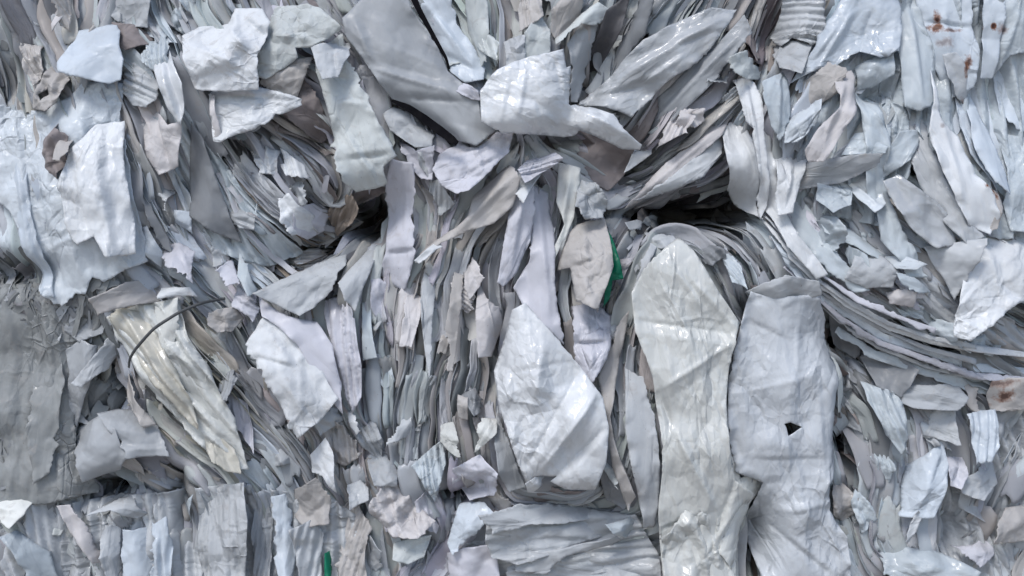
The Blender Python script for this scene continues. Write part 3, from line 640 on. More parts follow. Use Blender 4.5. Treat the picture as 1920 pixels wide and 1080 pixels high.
sheet('plastic_film', 'smooth lilac strip lying across the top of the crumpled torn piece', FI, 68, 'lilac', '480,560 520,587 590,607 622,650 637,720 641,770 613,732 560,647 520,612 493,596', 'smooth', sv=.15, sh=-.1, cr=1.5)
sheet('paper_sheet', 'grey triangular sheet reaching into the brown hollow', SH, 50, 'mid', '483,550 540,520 633,470 643,495 618,547 587,577 567,590 520,568', sv=.15, sh=-.05, cr=3, folds=[(500, 550, 630, 490, 6, 16), (560, 585, 610, 520, -5, 16)])
sheet('cloudy_wrap', 'soft grey cloudy plastic wrap filling the lower left edge', 'plastic wrap', 2, 'sack',
      '0,528 55,532 105,566 150,590 168,640 150,700 135,760 138,840 160,900 172,930 90,945 0,938', 'sack', sv=.02, sh=-.02, cr=6, bulge=16, curl=6, rag=6, tuck=0, pleat=(85, 26, 3))
sheet('film_wisp', 'thin whitish wisp of film curling over the top of the cloudy wrap', FI, 22, 'grey', '60,560 110,575 165,600 200,590 190,625 150,640 110,610 70,590', 'film', sv=.2, cr=5, rag=2.5)
sheet('film_wisp', 'pale grey rumpled film along the top of the cloudy wrap at the left edge', FI, 16, 'grey', '0,560 40,552 80,572 130,600 120,640 70,625 30,640 0,620', 'film', sv=.15, cr=6, rag=5, tuck=24)
sheet('film_wisp', 'grey soft fold hanging down the middle of the cloudy wrap', FI, 10, 'sack', '60,650 100,640 120,720 112,800 96,880 70,900 56,800', 'sack', sv=.05, cr=5, rag=6, tuck=24)
sheet('film_wisp', 'grey soft fold at the lower left edge on the cloudy wrap', FI, 10, 'sack', '0,700 30,690 48,760 44,860 20,930 0,930', 'sack', sv=.05, cr=5, rag=6, tuck=24)
sheet('film_wisp', 'greyish rumpled film over the right edge of the cloudy wrap', FI, 26, 'grey', '120,660 150,640 185,650 178,700 150,760 135,800 118,760 128,705', 'film', sv=.1, cr=6, rag=2.5)
sheet('bale_side', 'purplish grey bale side behind the left edge of the icy block', 'bale', -36, 'slate', '0,345 18,400 48,470 56,522 0,527', 'smooth', sv=-.1, cr=2, pleat=(4, 30, 5))
sheet('paper_sheet', 'white wisp of film between the cloudy wrap and the yellowed film', SH, 50, 'mid', '140,716 187,660 203,602 214,640 200,690 162,722', 'film', sv=.1, cr=4, folds=[(150, 712, 200, 630, 9, 14)])
sheet('plastic_film', 'lilac grey translucent flap over the edge of the cloudy wrap', FI, 70, 'grey', '123,813 180,783 222,803 231,830 243,853 220,881 153,903 143,867', 'smooth', sv=.05, sh=.05, cr=2)
sheet('plastic_film', 'grey winged film right of the lilac translucent flap', FI, 56, 'grey', '180,778 213,772 263,777 288,803 322,851 247,854 230,822', 'film', sv=.2, cr=4, folds=[(190, 785, 280, 800, 8, 14), (235, 840, 310, 840, 6, 12)])
sheet('paper_scrap', 'cream patch below the cloudy wrap at the left edge', SCR, 40, 'cream', '0,933 57,936 50,963 30,984 10,977', cr=3, sv=.1)
sheet('paper_sheet', 'ribbed wide cloth like grey sheet hanging at the bottom left', SH, 46, 'mid', '370,942 417,917 460,906 471,970 469,1022 456,1080 385,1080 360,1000', sv=.02, pleat=(86, 19, 6), cr=5, rag=2)
sheet('paper_sheet', 'broad pale strip slanting through the bottom left corner', SH, 40, 'cyan', '13,1003 33,996 87,1040 118,1080 80,1080 43,1038', 'film', sv=.1, cr=2)
sheet('paper_sheet', 'slim pale curl bending down right of the bottom left strip', SH, 42, 'pink', '110,950 133,949 158,983 188,1054 172,1054 133,998', sv=.1, cr=2)
sheet('paper_sheet', 'bluish white drape with a round top at the bottom left', SH, 48, 'blue', '228,997 268,996 292,1050 277,1080 240,1080', 'film', sv=.15, cr=2, bulge=8)
sheet('paper_sheet', 'narrower pale drape left of the bluish white drape', SH, 44, 'mid', '192,990 220,992 224,1053 213,1080 196,1054', 'film', sv=.1, cr=2, bulge=6)
sheet('paper_sheet', 'crumpled grey roll above the two drapes at the bottom left', SCR, 44, 'mid', '173,962 240,932 268,967 253,974 213,954', cr=4, sv=.2)
sheet('paper_sheet', 'pale tapering strip hanging left of the ribbed sheet', SCR, 48, 'cyan', '343,954 371,922 363,954 347,998 341,987', cr=1.5)
sheet('paper_sheet', 'lilac blue tall strip right of the ribbed sheet', SH, 44, 'blue', '507,937 533,932 554,1037 548,1080 520,1054', 'film', sv=.05, sh=-.2, cr=2)
sheet('paper_sheet', 'beige crumpled hanging sheet above the green tip', SH, 46, 'beige', '547,924 593,896 621,933 618,978 574,988 550,974', sv=.05, cr=4)
sheet('paper_scrap', 'small torn white flap with a long tail, left of the frayed stack', SCR, 60, 'white', '578,858 610,823 627,853 631,921 617,908 607,891 583,888', sv=.15, cr=2.5)
sheet('green_film', 'emerald green tip at the bottom edge', 'green film', 40, 'emerald', '607,1040 617,1038 622,1080 611,1080', 'green', cr=.6, rag=.5)
for k_, (lab, out, tone) in enumerate([
        ('first upright fold below the seam, right of the cream patch', '52,952 82,936 104,966 112,1020 132,1080 98,1080 66,1016', 'mid'),
        ('upright grey fold just left of the ribbed cloth like sheet', '292,948 330,922 352,968 340,1024 354,1080 318,1080 304,1008', 'mid'),
        ('rounded pale fold at the bottom edge between drape and ribbed sheet', '280,985 312,975 322,1030 318,1080 284,1080', 'blue'),
        ('narrow dark fold just right of the ribbed cloth like sheet', '470,920 500,915 508,980 512,1080 482,1080 474,1000', 'grey'),
        ('soft grey fold left of the green tip', '548,992 580,980 602,1004 598,1044 606,1080 570,1080 556,1030', 'mid'),
        ('pale hanging fold right of the green tip', '626,972 660,944 694,990 684,1036 698,1080 648,1080 636,1024', 'beige')]):
    sheet('paper_fold', lab, 'paper fold', 34, tone, out, 'film', sv=.02, sh=(-.3, .3)[k_ % 2], cr=6, pleat=(80 + 5 * k_, 15, 7), tuck=24, rag=3)
sheet('paper_sheet', 'broad crumpled level sheet above the bottom edge, left of the cream film', SH, 34, 'mid', '950,1060 1010,1040 1100,1030 1180,1035 1240,1060 1240,1080 940,1080', 'film', sv=.2, cr=5, pleat=(-6, 20, 5))
sheet('paper_sheet', 'grey crumpled ledge directly under the big white bag', SH, 26, 'mid', '905,955 980,940 1060,950 1150,950 1195,965 1190,985 1110,975 1000,975 930,990', sv=.2, cr=5, rag=2.5)
for lab, out, tone, pl in [
        ('big bluish draped film behind the hanging leaves and rust spots at the right', '1690,0 1920,0 1920,460 1840,445 1780,380 1728,280 1688,200', 'cyan', (86, 33, 17)),
        ('big pale draped film behind the curled pinkish sheet at the upper right', '1530,60 1690,40 1692,330 1640,425 1560,405 1498,330 1515,200', 'cyan', (106, 27, 15)),
        ('wide crumpled film fanning inside the curved band of layers', '1445,340 1500,310 1560,400 1645,470 1765,545 1900,600 1920,670 1800,640 1650,590 1540,515 1472,445', 'mid', (38, 19, 11)),
        ('wide crushed film behind the scraps in the lower right corner', '1585,650 1700,665 1830,725 1920,780 1920,1080 1700,1080 1645,950 1592,800', 'mid', (78, 21, 13)),
        ('wide slanting crumpled film behind the steep stack at the upper left', '285,60 340,170 395,270 470,380 560,470 500,500 400,470 330,330 270,200', 'cyan', (63, 17, 11)),
        ('wide grey crumpled film behind the level slab at the bottom', '850,960 1000,945 1190,960 1235,1040 1240,1080 840,1080', 'mid', (-6, 20, 11)),
        ('wide pleated film at the bottom left behind the upright folds', '0,950 120,945 300,925 470,905 620,930 690,980 700,1080 0,1080', 'mid', (84, 26, 14))]:
    sheet('film_drape', lab, 'film drape', -9, tone, out, 'film', sv=.05, sh=0, cr=5, tuck=10, pleat=pl, rag=3)
# long drapes of the upper right mass
for lab, out, tone, sh_ in [
        ('long nested drape sweeping down left of the shiny glinting film', '1610,170 1650,190 1668,260 1662,340 1690,430 1740,520 1700,520 1650,450 1625,350 1618,250', 'cyan', -.3),
        ('long grey drape curving behind the white pointed leaf', '1700,210 1740,205 1752,280 1780,370 1830,440 1800,455 1750,400 1715,320', 'mid', .25),
        ('wide bluish drape between the rust spotted film and the right edge', '1800,180 1830,215 1850,300 1870,380 1845,330 1812,290', 'blue', -.2),
        ('pale drape bending along the right edge above the ragged white flap', '1885,250 1920,265 1920,430 1890,430 1880,380 1888,320', 'cyan', .2),
        ('long white fold running down into the start of the curved band', '1428,240 1452,262 1462,360 1490,440 1540,510 1520,520 1470,460 1440,390', 'white', -.25),
        ('bluish long fold beside the start of the curved band', '1480,400 1505,360 1530,400 1560,470 1620,540 1590,545 1530,490 1500,450', 'cyan', .2)]:
    sheet('film_drape', lab, 'film drape', 26, tone, out, 'film', sv=.08, sh=sh_, cr=2.5, tuck=14, folds=())
# below the middle
sheet('paper_sheet', 'level grey green slab sheet below the big white bag', SH, 40, 'mid', '917,978 973,966 1120,966 1142,1008 1073,1024 973,1052 927,1042 915,1014', 'film', sv=.12, cr=5, pleat=(-4, 17, 6), folds=[(930, 1000, 1130, 985, 6, 22), (960, 975, 950, 1040, -6, 14)])
sheet('paper_sheet', 'white slanting fold at the left end of the level slab', SH, 52, 'blue', '840,1020 860,953 907,946 924,960 900,988 867,1022 850,1038', 'film', sv=.1, sh=.2, cr=4)
sheet('paper_sheet', 'lilac smooth sheet at the bottom edge under the slanting fold', SH, 48, 'lilac', '840,1042 873,1027 917,1022 931,1050 942,1080 846,1080', 'smooth', sv=.1, cr=2)
sheet('paper_sheet', 'pale greenish scrap at the bottom left of the lilac smooth sheet', SCR, 44, 'green', '738,1022 807,1006 794,1044 767,1054 740,1044', sv=.15, cr=3)
sheet('paper_sheet', 'large crumpled pinkish ball of paper below the frayed stack', SH, 42, 'pink', '697,940 723,906 753,909 774,953 814,974 784,1002 737,1002 697,962', cr=9, bulge=10, pleat=(70, 17, 7), rag=2)
sheet('paper_scrap', 'jagged cream tab at the right of the frayed stack', SCR, 50, 'cream', '826,800 848,796 861,830 858,855 840,844 826,828', cr=2, rag=2.4, sv=.1)
sheet('paper_scrap', 'pale cream kite shaped tab beside the big white bag', SCR, 52, 'cream', '902,787 931,789 930,812 892,848', cr=1.2, sv=.1)
sheet('paper_sheet', 'greenish tuft of pale leaves at the foot of the stack', SCR, 40, 'cyan', '772,873 800,850 826,830 834,870 816,936 800,912', cr=4, pleat=(80, 11, 7))
sheet('paper_sheet', 'crumpled grey lilac heap between the tuft and the big white bag', SCR, 30, 'lilac', '850,880 900,850 935,880 925,925 880,940 850,915', cr=8, rag=2)
sheet('paper_sheet', 'long flat strip with a dark edge at the bottom centre right', SH, 46, 'mid', '973,1052 1053,1028 1153,1008 1162,1020 1100,1034 1060,1042 1023,1076 970,1072', sv=.2, cr=2.5)
sheet('paper_sheet', 'bluish crumpled scrap at the right end of the level slab', SCR, 46, 'cyan', '1133,978 1200,966 1204,998 1173,1012 1156,1002', 'film', cr=4, sv=.15)
sheet('paper_sheet', 'pale sheet along the bottom edge left of the cream film', SH, 36, 'mid', '1080,1060 1180,1030 1240,1040 1245,1080 1070,1080', 'film', cr=4, sv=.15)
# right side under the curved band
ARC = [('topmost pale layer of the curved band, with crimped edge', -30, 8, 'lilac'), ('second layer of the curved band, thin and greyish', -20, 7, 'mid'), ('third layer of the curved band, long and white', -11, 9, 'white'),
       ('fourth layer of the curved band, thin and dark grey', -1, 6, 'grey'), ('fifth layer of the curved band, bluish white', 8, 10, 'blue'), ('sixth layer of the curved band, pale lilac', 19, 8, 'lilac'),
       ('seventh layer of the curved band, thin and grey', 28, 6, 'mid'), ('lowest broad layer of the curved band, dull white', 40, 14, 'cyan')]
SPINE = pts('1425,395 1450,440 1480,490 1530,540 1590,585 1660,625 1740,655 1830,675 1960,690')
tg_ = np.gradient(SPINE, axis=0); tg_ /= np.hypot(tg_[:, 0], tg_[:, 1])[:, None]
nn_ = np.stack([-tg_[:, 1], tg_[:, 0]], 1)
for k, (lab, off, wd, tone) in enumerate(ARC):
    gro = np.linspace(.55, 1.35, len(SPINE))[:, None]
    a_ = SPINE + nn_ * (off * gro) - nn_ * wd * .6 * gro
    b_ = SPINE + nn_ * (off * gro) + nn_ * wd * .6 * gro
    lo, hi = [(0, 7), (0, 8), (0, 9), (1, 8), (1, 9), (2, 9), (3, 9), (4, 9)][k]
    wob = np.random.default_rng(900 + k).normal(0, 2.5, (len(SPINE), 1)); a_ = a_ + nn_ * wob; b_ = b_ + nn_ * (wob + np.random.default_rng(950 + k).normal(0, 2, (len(SPINE), 1)))
    out = ' '.join('%.0f,%.0f' % tuple(p) for p in np.concatenate([a_[lo:hi], b_[lo:hi][::-1]]))
    sheet('paper_layer', lab, 'paper layer', 46 - 4 * k + (0, 7, -4, 5, -2, 6, -5, 0)[k], tone, out, sv=.9 if k < 7 else .5, sh=-.55, cr=1.6, rag=1.3, curl=5, follow=.5, steps=())
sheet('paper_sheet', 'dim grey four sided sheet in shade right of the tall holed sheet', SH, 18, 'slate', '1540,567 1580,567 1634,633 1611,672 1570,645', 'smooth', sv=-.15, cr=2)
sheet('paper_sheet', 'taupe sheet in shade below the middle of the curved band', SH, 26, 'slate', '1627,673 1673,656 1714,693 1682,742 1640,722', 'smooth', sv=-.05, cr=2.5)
sheet('paper_sheet', 'grey slab with a dark crease under the taupe sheet', SH, 32, 'grey', '1663,722 1800,720 1812,747 1788,768 1713,764 1692,754', sv=.05, cr=3)
sheet('paper_sheet', 'pinkish grey folded piece under the grey slab', SH, 40, 'mid', '1697,758 1784,770 1784,828 1747,818 1700,814', sv=.08, cr=5)
sheet('paper_sheet', 'tall pale column of film left of the pinkish grey folded piece', SH, 36, 'cyan', '1627,720 1680,738 1698,767 1698,822 1687,849 1662,814 1632,754', 'film', sv=.05, pleat=(72, 16, 7))
sheet('plastic_film', 'pale glossy leaf in the crushed area at the lower right', FI, 48, 'blue', '1695,947 1713,880 1773,830 1778,880 1767,922 1747,968 1692,967', 'film', sv=.12, sh=-.05, cr=2, folds=[(1765, 845, 1715, 960, 6, 18)])
sheet('plastic_film', 'knotted cream grey film cup by the lower right of the tall holed sheet', FI, 46, 'beige', '1553,920 1577,898 1608,933 1608,960 1587,982 1558,962', 'gloss', cr=5, bulge=10)
sheet('paper_sheet', 'bluish white sheet with upright folds near the right edge', SH, 42, 'blue', '1820,780 1874,772 1871,833 1854,862 1826,868', 'film', sv=.05, pleat=(100, 15, 6))
sheet('paper_sheet', 'lilac rectangle leaning beside the pale glossy leaf', SH, 44, 'lilac', '1777,860 1814,852 1808,893 1793,912 1776,907', 'film', sv=.1, cr=2)
sheet('paper_sheet', 'grey slanting sheet near the right edge, right of the lilac rectangle', SH, 40, 'mid', '1790,902 1874,866 1871,908 1840,935 1800,922', 'film', sv=.1, cr=3)
sheet('paper_sheet', 'beige wide scrap at the right edge near the bottom', SH, 40, 'beige', '1860,975 1890,955 1920,945 1920,1012 1874,1012 1846,1008', sv=.05, cr=3)
sheet('paper_sheet', 'pale flat scrap in the bottom right corner', SCR, 46, 'lilac', '1792,1028 1864,1016 1868,1042 1830,1062', sv=.2, cr=2.5)
sheet('plastic_film', 'pale glossy sheet at the bottom edge, right', FI, 46, 'cyan', '1660,1037 1747,1036 1798,1053 1828,1068 1773,1080 1663,1078', 'gloss', sv=.2, cr=3.5)
sheet('paper_sheet', 'small brown scrap in the dark pocket beside the foot of the cream film', SCR, -30, 'tan', '1398,1050 1440,1034 1452,1060 1420,1080 1398,1078', cr=3)
sheet('rusty_card', 'torn beige card with rust at the right edge', 'card', 46, 'beige', '1860,716 1885,709 1920,710 1920,765 1866,771 1857,741', 'card', sv=.05, cr=2.5)

def ribbon(name, label, cat, path, widths, lay, material, thick=.0025, round_=False):
    P = pts(path)
    n = 36
    t = np.linspace(0, len(P) - 1, n)
    cx = np.interp(t, range(len(P)), P[:, 0]); cy = np.interp(t, range(len(P)), P[:, 1])
    for _ in range(3):
        cx[1:-1] = (cx[:-2] + cx[1:-1] * 2 + cx[2:]) / 4; cy[1:-1] = (cy[:-2] + cy[1:-1] * 2 + cy[2:]) / 4
    w = np.interp(np.linspace(0, 1, n), np.linspace(0, 1, len(widths)), widths)
    tx, ty = np.gradient(cx), np.gradient(cy); l = np.hypot(tx, ty); nx, ny = -ty / l, tx / l
    d = relief(cx, cy) * .5 + np.interp(t, range(len(P)), lay)
    k = 8 if round_ else 4
    X, Y, D = [], [], []
    for j in range(k):
        if round_: a, b = math.cos(2 * math.pi * j / k) * .5, math.sin(2 * math.pi * j / k) * .5 * w
        else: a, b = (-.5, .5, .5, -.5)[j], np.full(n, (1.2, 1.2, -1.2, -1.2)[j])
        X.append(cx + nx * w * a); Y.append(cy + ny * w * a); D.append(d + b)
    X, Y, D = (np.stack(v, 1) for v in (X, Y, D))
    i = np.arange(n * k).reshape(n, k)
    F = [[int(i[r, c]), int(i[r + 1, c]), int(i[r + 1, (c + 1) % k]), int(i[r, (c + 1) % k])] for r in range(n - 1) for c in range(k)]
    F += [[int(v) for v in i[0]][::-1], [int(v) for v in i[-1]]]
    o = link(name, to_world(X.ravel(), Y.ravel(), D.ravel(), float(D.mean())), F, material, (.02, .02, .02), smooth=round_)
    return tag(o, label, cat)
ribbon('black_streak', 'upper thin black streak painting the gap beside the smooth lilac grey sheet', 'streak', '768,-20 785,18 804,52 822,84 836,108 842,128', [13, 10, 8, 6, 4], [80, 84, 84, 84, 82, 76], 'streak')  # the darkness of a gap between sheets, put in as a black ribbon
ribbon('black_streak', 'lower broad black streak slanting left under the lilac grey sheet', 'streak', '735,188 765,201 795,222 825,245 848,262 858,270', [5, 12, 16, 17, 14, 9], [96, 104, 108, 108, 104, 100], 'streak')  # plain black ribbon laid along the slit
ribbon('wire', 'thin grey wire arching over the yellowed film', 'wire', '228,692 258,655 296,615 340,585 375,568 408,560', [5, 6, 6, 6, 5], [74, 88, 92, 88, 70, 34], 'wire', round_=True)

# ------------------------------------------------------------------ loose strips: how the crushed layers run, area by area
# x, y, direction in degrees (0 = to the right, 90 = down), roll of the strip, tones, width, area key
AREAS = [
    (40, 50, 62, 40, 'grey green slate', 26, 'tl'), (150, 20, 100, 35, 'mid beige', 26, 'tl'), (30, 150, 70, 30, 'mid grey beige', 24, 'tl'),
    (350, 40, 62, 62, 'cyan mid grey', 11, 'strata'), (300, 120, 60, 60, 'cyan mid', 12, 'strata'), (250, 280, 72, 30, 'blue mid pink', 24, 'slope'),
    (330, 420, 62, 55, 'blue ice mid', 13, 'slope'), (460, 300, 68, 62, 'mid grey white cyan', 18, 'blades'), (430, 400, 66, 58, 'mid grey cyan', 15, 'blades'),
    (550, 330, 56, 58, 'mid lilac white', 13, 'blades'), (560, 420, 40, 50, 'white mid tan', 11, 'blades'),
    (400, 500, 45, 48, 'blue mid lilac', 12, 'fold'), (610, 450, -24, 58, 'tan beige slate', 11, 'fold'), (680, 390, -45, 55, 'tan taupe slate', 12, 'fold'),
    (330, 640, 55, 50, 'yellow mid cream', 18, 'yellow'), (420, 720, 56, 62, 'mid grey yellow cream', 13, 'ridge'), (370, 800, 52, 50, 'beige yellow cream', 14, 'yellow'),
    (520, 840, 54, 60, 'mid lilac grey', 12, 'ridge'), (470, 640, 60, 50, 'mid grey', 14, 'ridge'), (330, 880, 26, 45, 'mid grey beige', 14, 'knot'), (200, 760, 120, 30, 'grey mid', 20, 'knot'),
    (90, 1020, 58, 35, 'mid grey green', 24, 'bl'), (250, 1000, 78, 35, 'blue mid grey', 26, 'bl'), (490, 980, 88, 52, 'mid grey blue', 17, 'drape'),
    (400, 1010, 88, 45, 'mid grey', 20, 'drape'), (600, 780, 68, 45, 'mid beige', 16, 'drape2'), (660, 640, 88, 50, 'lilac mid', 15, 'hang'),
    (740, 450, 92, 42, 'mid beige lilac', 20, 'hang'), (840, 600, 89, 52, 'mid beige grey pink', 14, 'hang'), (740, 720, 84, 55, 'mid cyan grey', 12, 'hang'),
    (870, 720, 90, 52, 'mid beige slate', 13, 'hang'), (770, 830, 82, 40, 'mid cyan grey', 15, 'hang2'), (760, 950, 55, 20, 'mid beige lilac', 18, 'crush'), (880, 880, 70, 20, 'mid lilac beige', 18, 'crush'),
    (640, 1000, 86, 45, 'beige mid grey', 18, 'drape2'), (1000, 1010, -8, 32, 'mid green grey', 26, 'flat'), (1080, 1065, -14, 45, 'mid green grey', 16, 'flat'), (830, 1060, 130, 30, 'mid lilac', 24, 'flat'),
    (1000, 420, 96, 52, 'lilac white mid', 16, 'neck'), (1090, 640, 92, 50, 'mid lilac beige', 16, 'neck'), (910, 400, 120, 48, 'mid beige', 14, 'neck'), (1180, 800, 86, 48, 'mid grey green', 20, 'post'),
    (1140, 700, 100, 48, 'mid beige', 18, 'post'), (940, 50, 86, 48, 'green mid beige', 16, 'fan'), (860, 40, 62, 50, 'blue mid green', 18, 'fan'), (1050, 60, 108, 48, 'mid beige grey', 18, 'fan'),
    (1250, 60, 128, 55, 'mid slate grey', 18, 'rise'), (1320, 180, 130, 55, 'mid grey pink', 15, 'rise'), (1240, 320, 140, 62, 'mid grey slate', 10, 'rise'), (1400, 150, 122, 48, 'mid cyan beige', 14, 'rise'), (1440, 30, 120, 50, 'taupe grey beige', 12, 'rise'),
    (1440, 300, 84, 48, 'blue lilac mid', 18, 'frond'), (1540, 330, 112, 36, 'cyan blue mid', 26, 'frond'), (1600, 100, 112, 30, 'blue cyan', 30, 'frond'), (1620, 290, 150, 30, 'cyan grey', 28, 'frond'),
    (1700, 100, 88, 35, 'cyan blue mid', 30, 'leaf'), (1810, 220, 78, 35, 'cyan blue mid', 28, 'leaf'), (1890, 150, 104, 38, 'cyan mid', 26, 'leaf'), (1890, 340, 62, 38, 'cyan grey', 24, 'leaf'),
    (1640, 380, 45, 40, 'cyan blue mid', 22, 'wing'), (1560, 470, 48, 52, 'cyan mid lilac', 14, 'wing'), (1690, 500, 28, 40, 'mid cyan beige', 22, 'wing'), (1810, 600, 16, 58, 'mid beige cyan', 12, 'arc'), (1640, 590, 30, 60, 'mid cyan', 11, 'arc'),
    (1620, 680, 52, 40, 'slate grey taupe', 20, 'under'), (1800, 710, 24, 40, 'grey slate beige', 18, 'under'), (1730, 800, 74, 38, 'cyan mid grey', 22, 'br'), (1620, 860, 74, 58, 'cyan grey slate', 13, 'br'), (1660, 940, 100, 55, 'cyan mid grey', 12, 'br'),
    (1740, 900, 112, 42, 'cyan blue mid', 20, 'br'), (1860, 840, 122, 50, 'cyan mid grey', 14, 'br2'), (1860, 1000, 140, 35, 'mid beige grey', 22, 'br2'), (1670, 1040, 60, 40, 'cyan mid green', 20, 'br'),
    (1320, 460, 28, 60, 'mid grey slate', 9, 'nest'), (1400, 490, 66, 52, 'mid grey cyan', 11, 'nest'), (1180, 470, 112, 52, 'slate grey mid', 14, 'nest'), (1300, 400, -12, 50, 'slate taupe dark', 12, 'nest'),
    (800, 320, 60, 45, 'lilac mid', 18, 'pinch'), (640, 230, 76, 40, 'green mid lilac', 18, 'pinch'), (1090, 320, 30, 40, 'lilac taupe mid', 14, 'pinch'), (560, 230, 30, 40, 'lilac beige taupe', 18, 'pinch'),
    (120, 400, 80, 20, 'ice blue', 26, 'block'), (100, 640, 70, 20, 'sack slate', 26, 'wrap'), (40, 760, 80, 20, 'sack slate', 26, 'wrap')]
NAMES = {
    'tl': ('grey crumpled strip slanting in the top left corner of the pile', 'strips in the top left corner'),
    'strata': ('thin pale edge in the steep packed layers above the glossy diagonal film', 'thin layers at the upper left'),
    'slope': ('bluish flattened strip on the slope beside the icy blue wrapped block', 'bluish strips on the left slope'),
    'blades': ('upright grey blade in the steep stack under the white square flap', 'blades under the white square flap'),
    'fold': ('narrow strip swept into the brown hollow left of the hanging lilac strip', 'strips swept into the brown hollow'),
    'yellow': ('dull yellowish strip beside the yellowed glossy film', 'yellowish strips at the left'),
    'ridge': ('narrow grey layer slanting down between yellowed film and crumpled white piece', 'slanting layers at the lower left'),
    'knot': ('grey twisted strip by the lilac film flap near the cloudy wrap', 'twisted strips by the cloudy wrap'),
    'bl': ('pale curled strip in the bottom left corner of the pile', 'curled strips in the bottom left corner'),
    'drape': ('grey hanging strip beside the wide ribbed cloth-like sheet at the bottom', 'hanging strips at the bottom left'),
    'drape2': ('beige grey strip around the small torn white flap and green tip', 'beige strips around the torn white flap'),
    'hang': ('narrow strip hanging in the vertical stack left of the big white bag', 'strips hanging left of the white bag'),
    'hang2': ('pale grey strip at the frayed lower end of the vertical stack', 'strips at the lower end of the stack'),
    'crush': ('small crushed strip in the crumpled band left below the white bag', 'crushed strips below the vertical stack'),
    'flat': ('flat grey layer lying level below the big white bag', 'level layers below the white bag'),
    'neck': ('lilac white strip hanging between the centre flap and the white bag', 'strips above the white bag'),
    'post': ('tall grey strip between the white bag and the glossy cream film', 'tall strips right of the white bag'),
    'fan': ('pale strip fanning upward above the bright centre flap', 'strips fanning above the centre flap'),
    'rise': ('grey strip rising to the upper right beside the dark blades', 'strips rising to the upper right'),
    'frond': ('bluish frond of film under the glossy white film at the upper right', 'film fronds at the upper right'),
    'leaf': ('pale hanging leaf of film near the rust stained sheets', 'film leaves by the rust stains'),
    'wing': ('pale strip fanning inside the curved band of layers at the right', 'strips inside the curved band'),
    'arc': ('thin layer in the curved band sweeping down to the right edge', 'layers of the curved band'),
    'under': ('dim grey strip in shade under the curved band', 'strips under the curved band'),
    'br': ('crushed grey strip right of the tall grey sheet with the hole', 'strips right of the holed sheet'),
    'br2': ('crushed strip slanting in the bottom right corner of the pile', 'strips in the bottom right corner'),
    'nest': ('thin grey strip around the black hollow above the cream film', 'strips around the black hollow'),
    'pinch': ('lilac grey strip pinched around the two black streaks', 'strips around the black streaks'),
    'block': ('icy blue strip pressed into the blue wrapped block', 'strips of the blue block'),
    'wrap': ('dark grey strip behind the cloudy grey wrap', 'strips behind the cloudy wrap'),
}
AX = np.array([(a[0], a[1]) for a in AREAS], float)
AT = np.radians([a[2] for a in AREAS])

def flow(x, y, smooth=38.0):
    w = np.exp(-np.hypot(AX[:, 0] - x, AX[:, 1] - y) / smooth)
    c, s = (w * np.cos(2 * AT)).sum(), (w * np.sin(2 * AT)).sum()
    t = .5 * math.atan2(s, c) + .24 * float(vnoise(np.array([x / 120.]), np.array([y / 120.]), 41)[0]) + .29 * float(vnoise(np.array([x / 40.]), np.array([y / 40.]), 43)[0]) + .10 * float(vnoise(np.array([x / 19.]), np.array([y / 19.]), 47)[0])
    return t

def area_of(x, y):
    return AREAS[int(np.argmin(np.hypot(AX[:, 0] - x, AX[:, 1] - y)))]

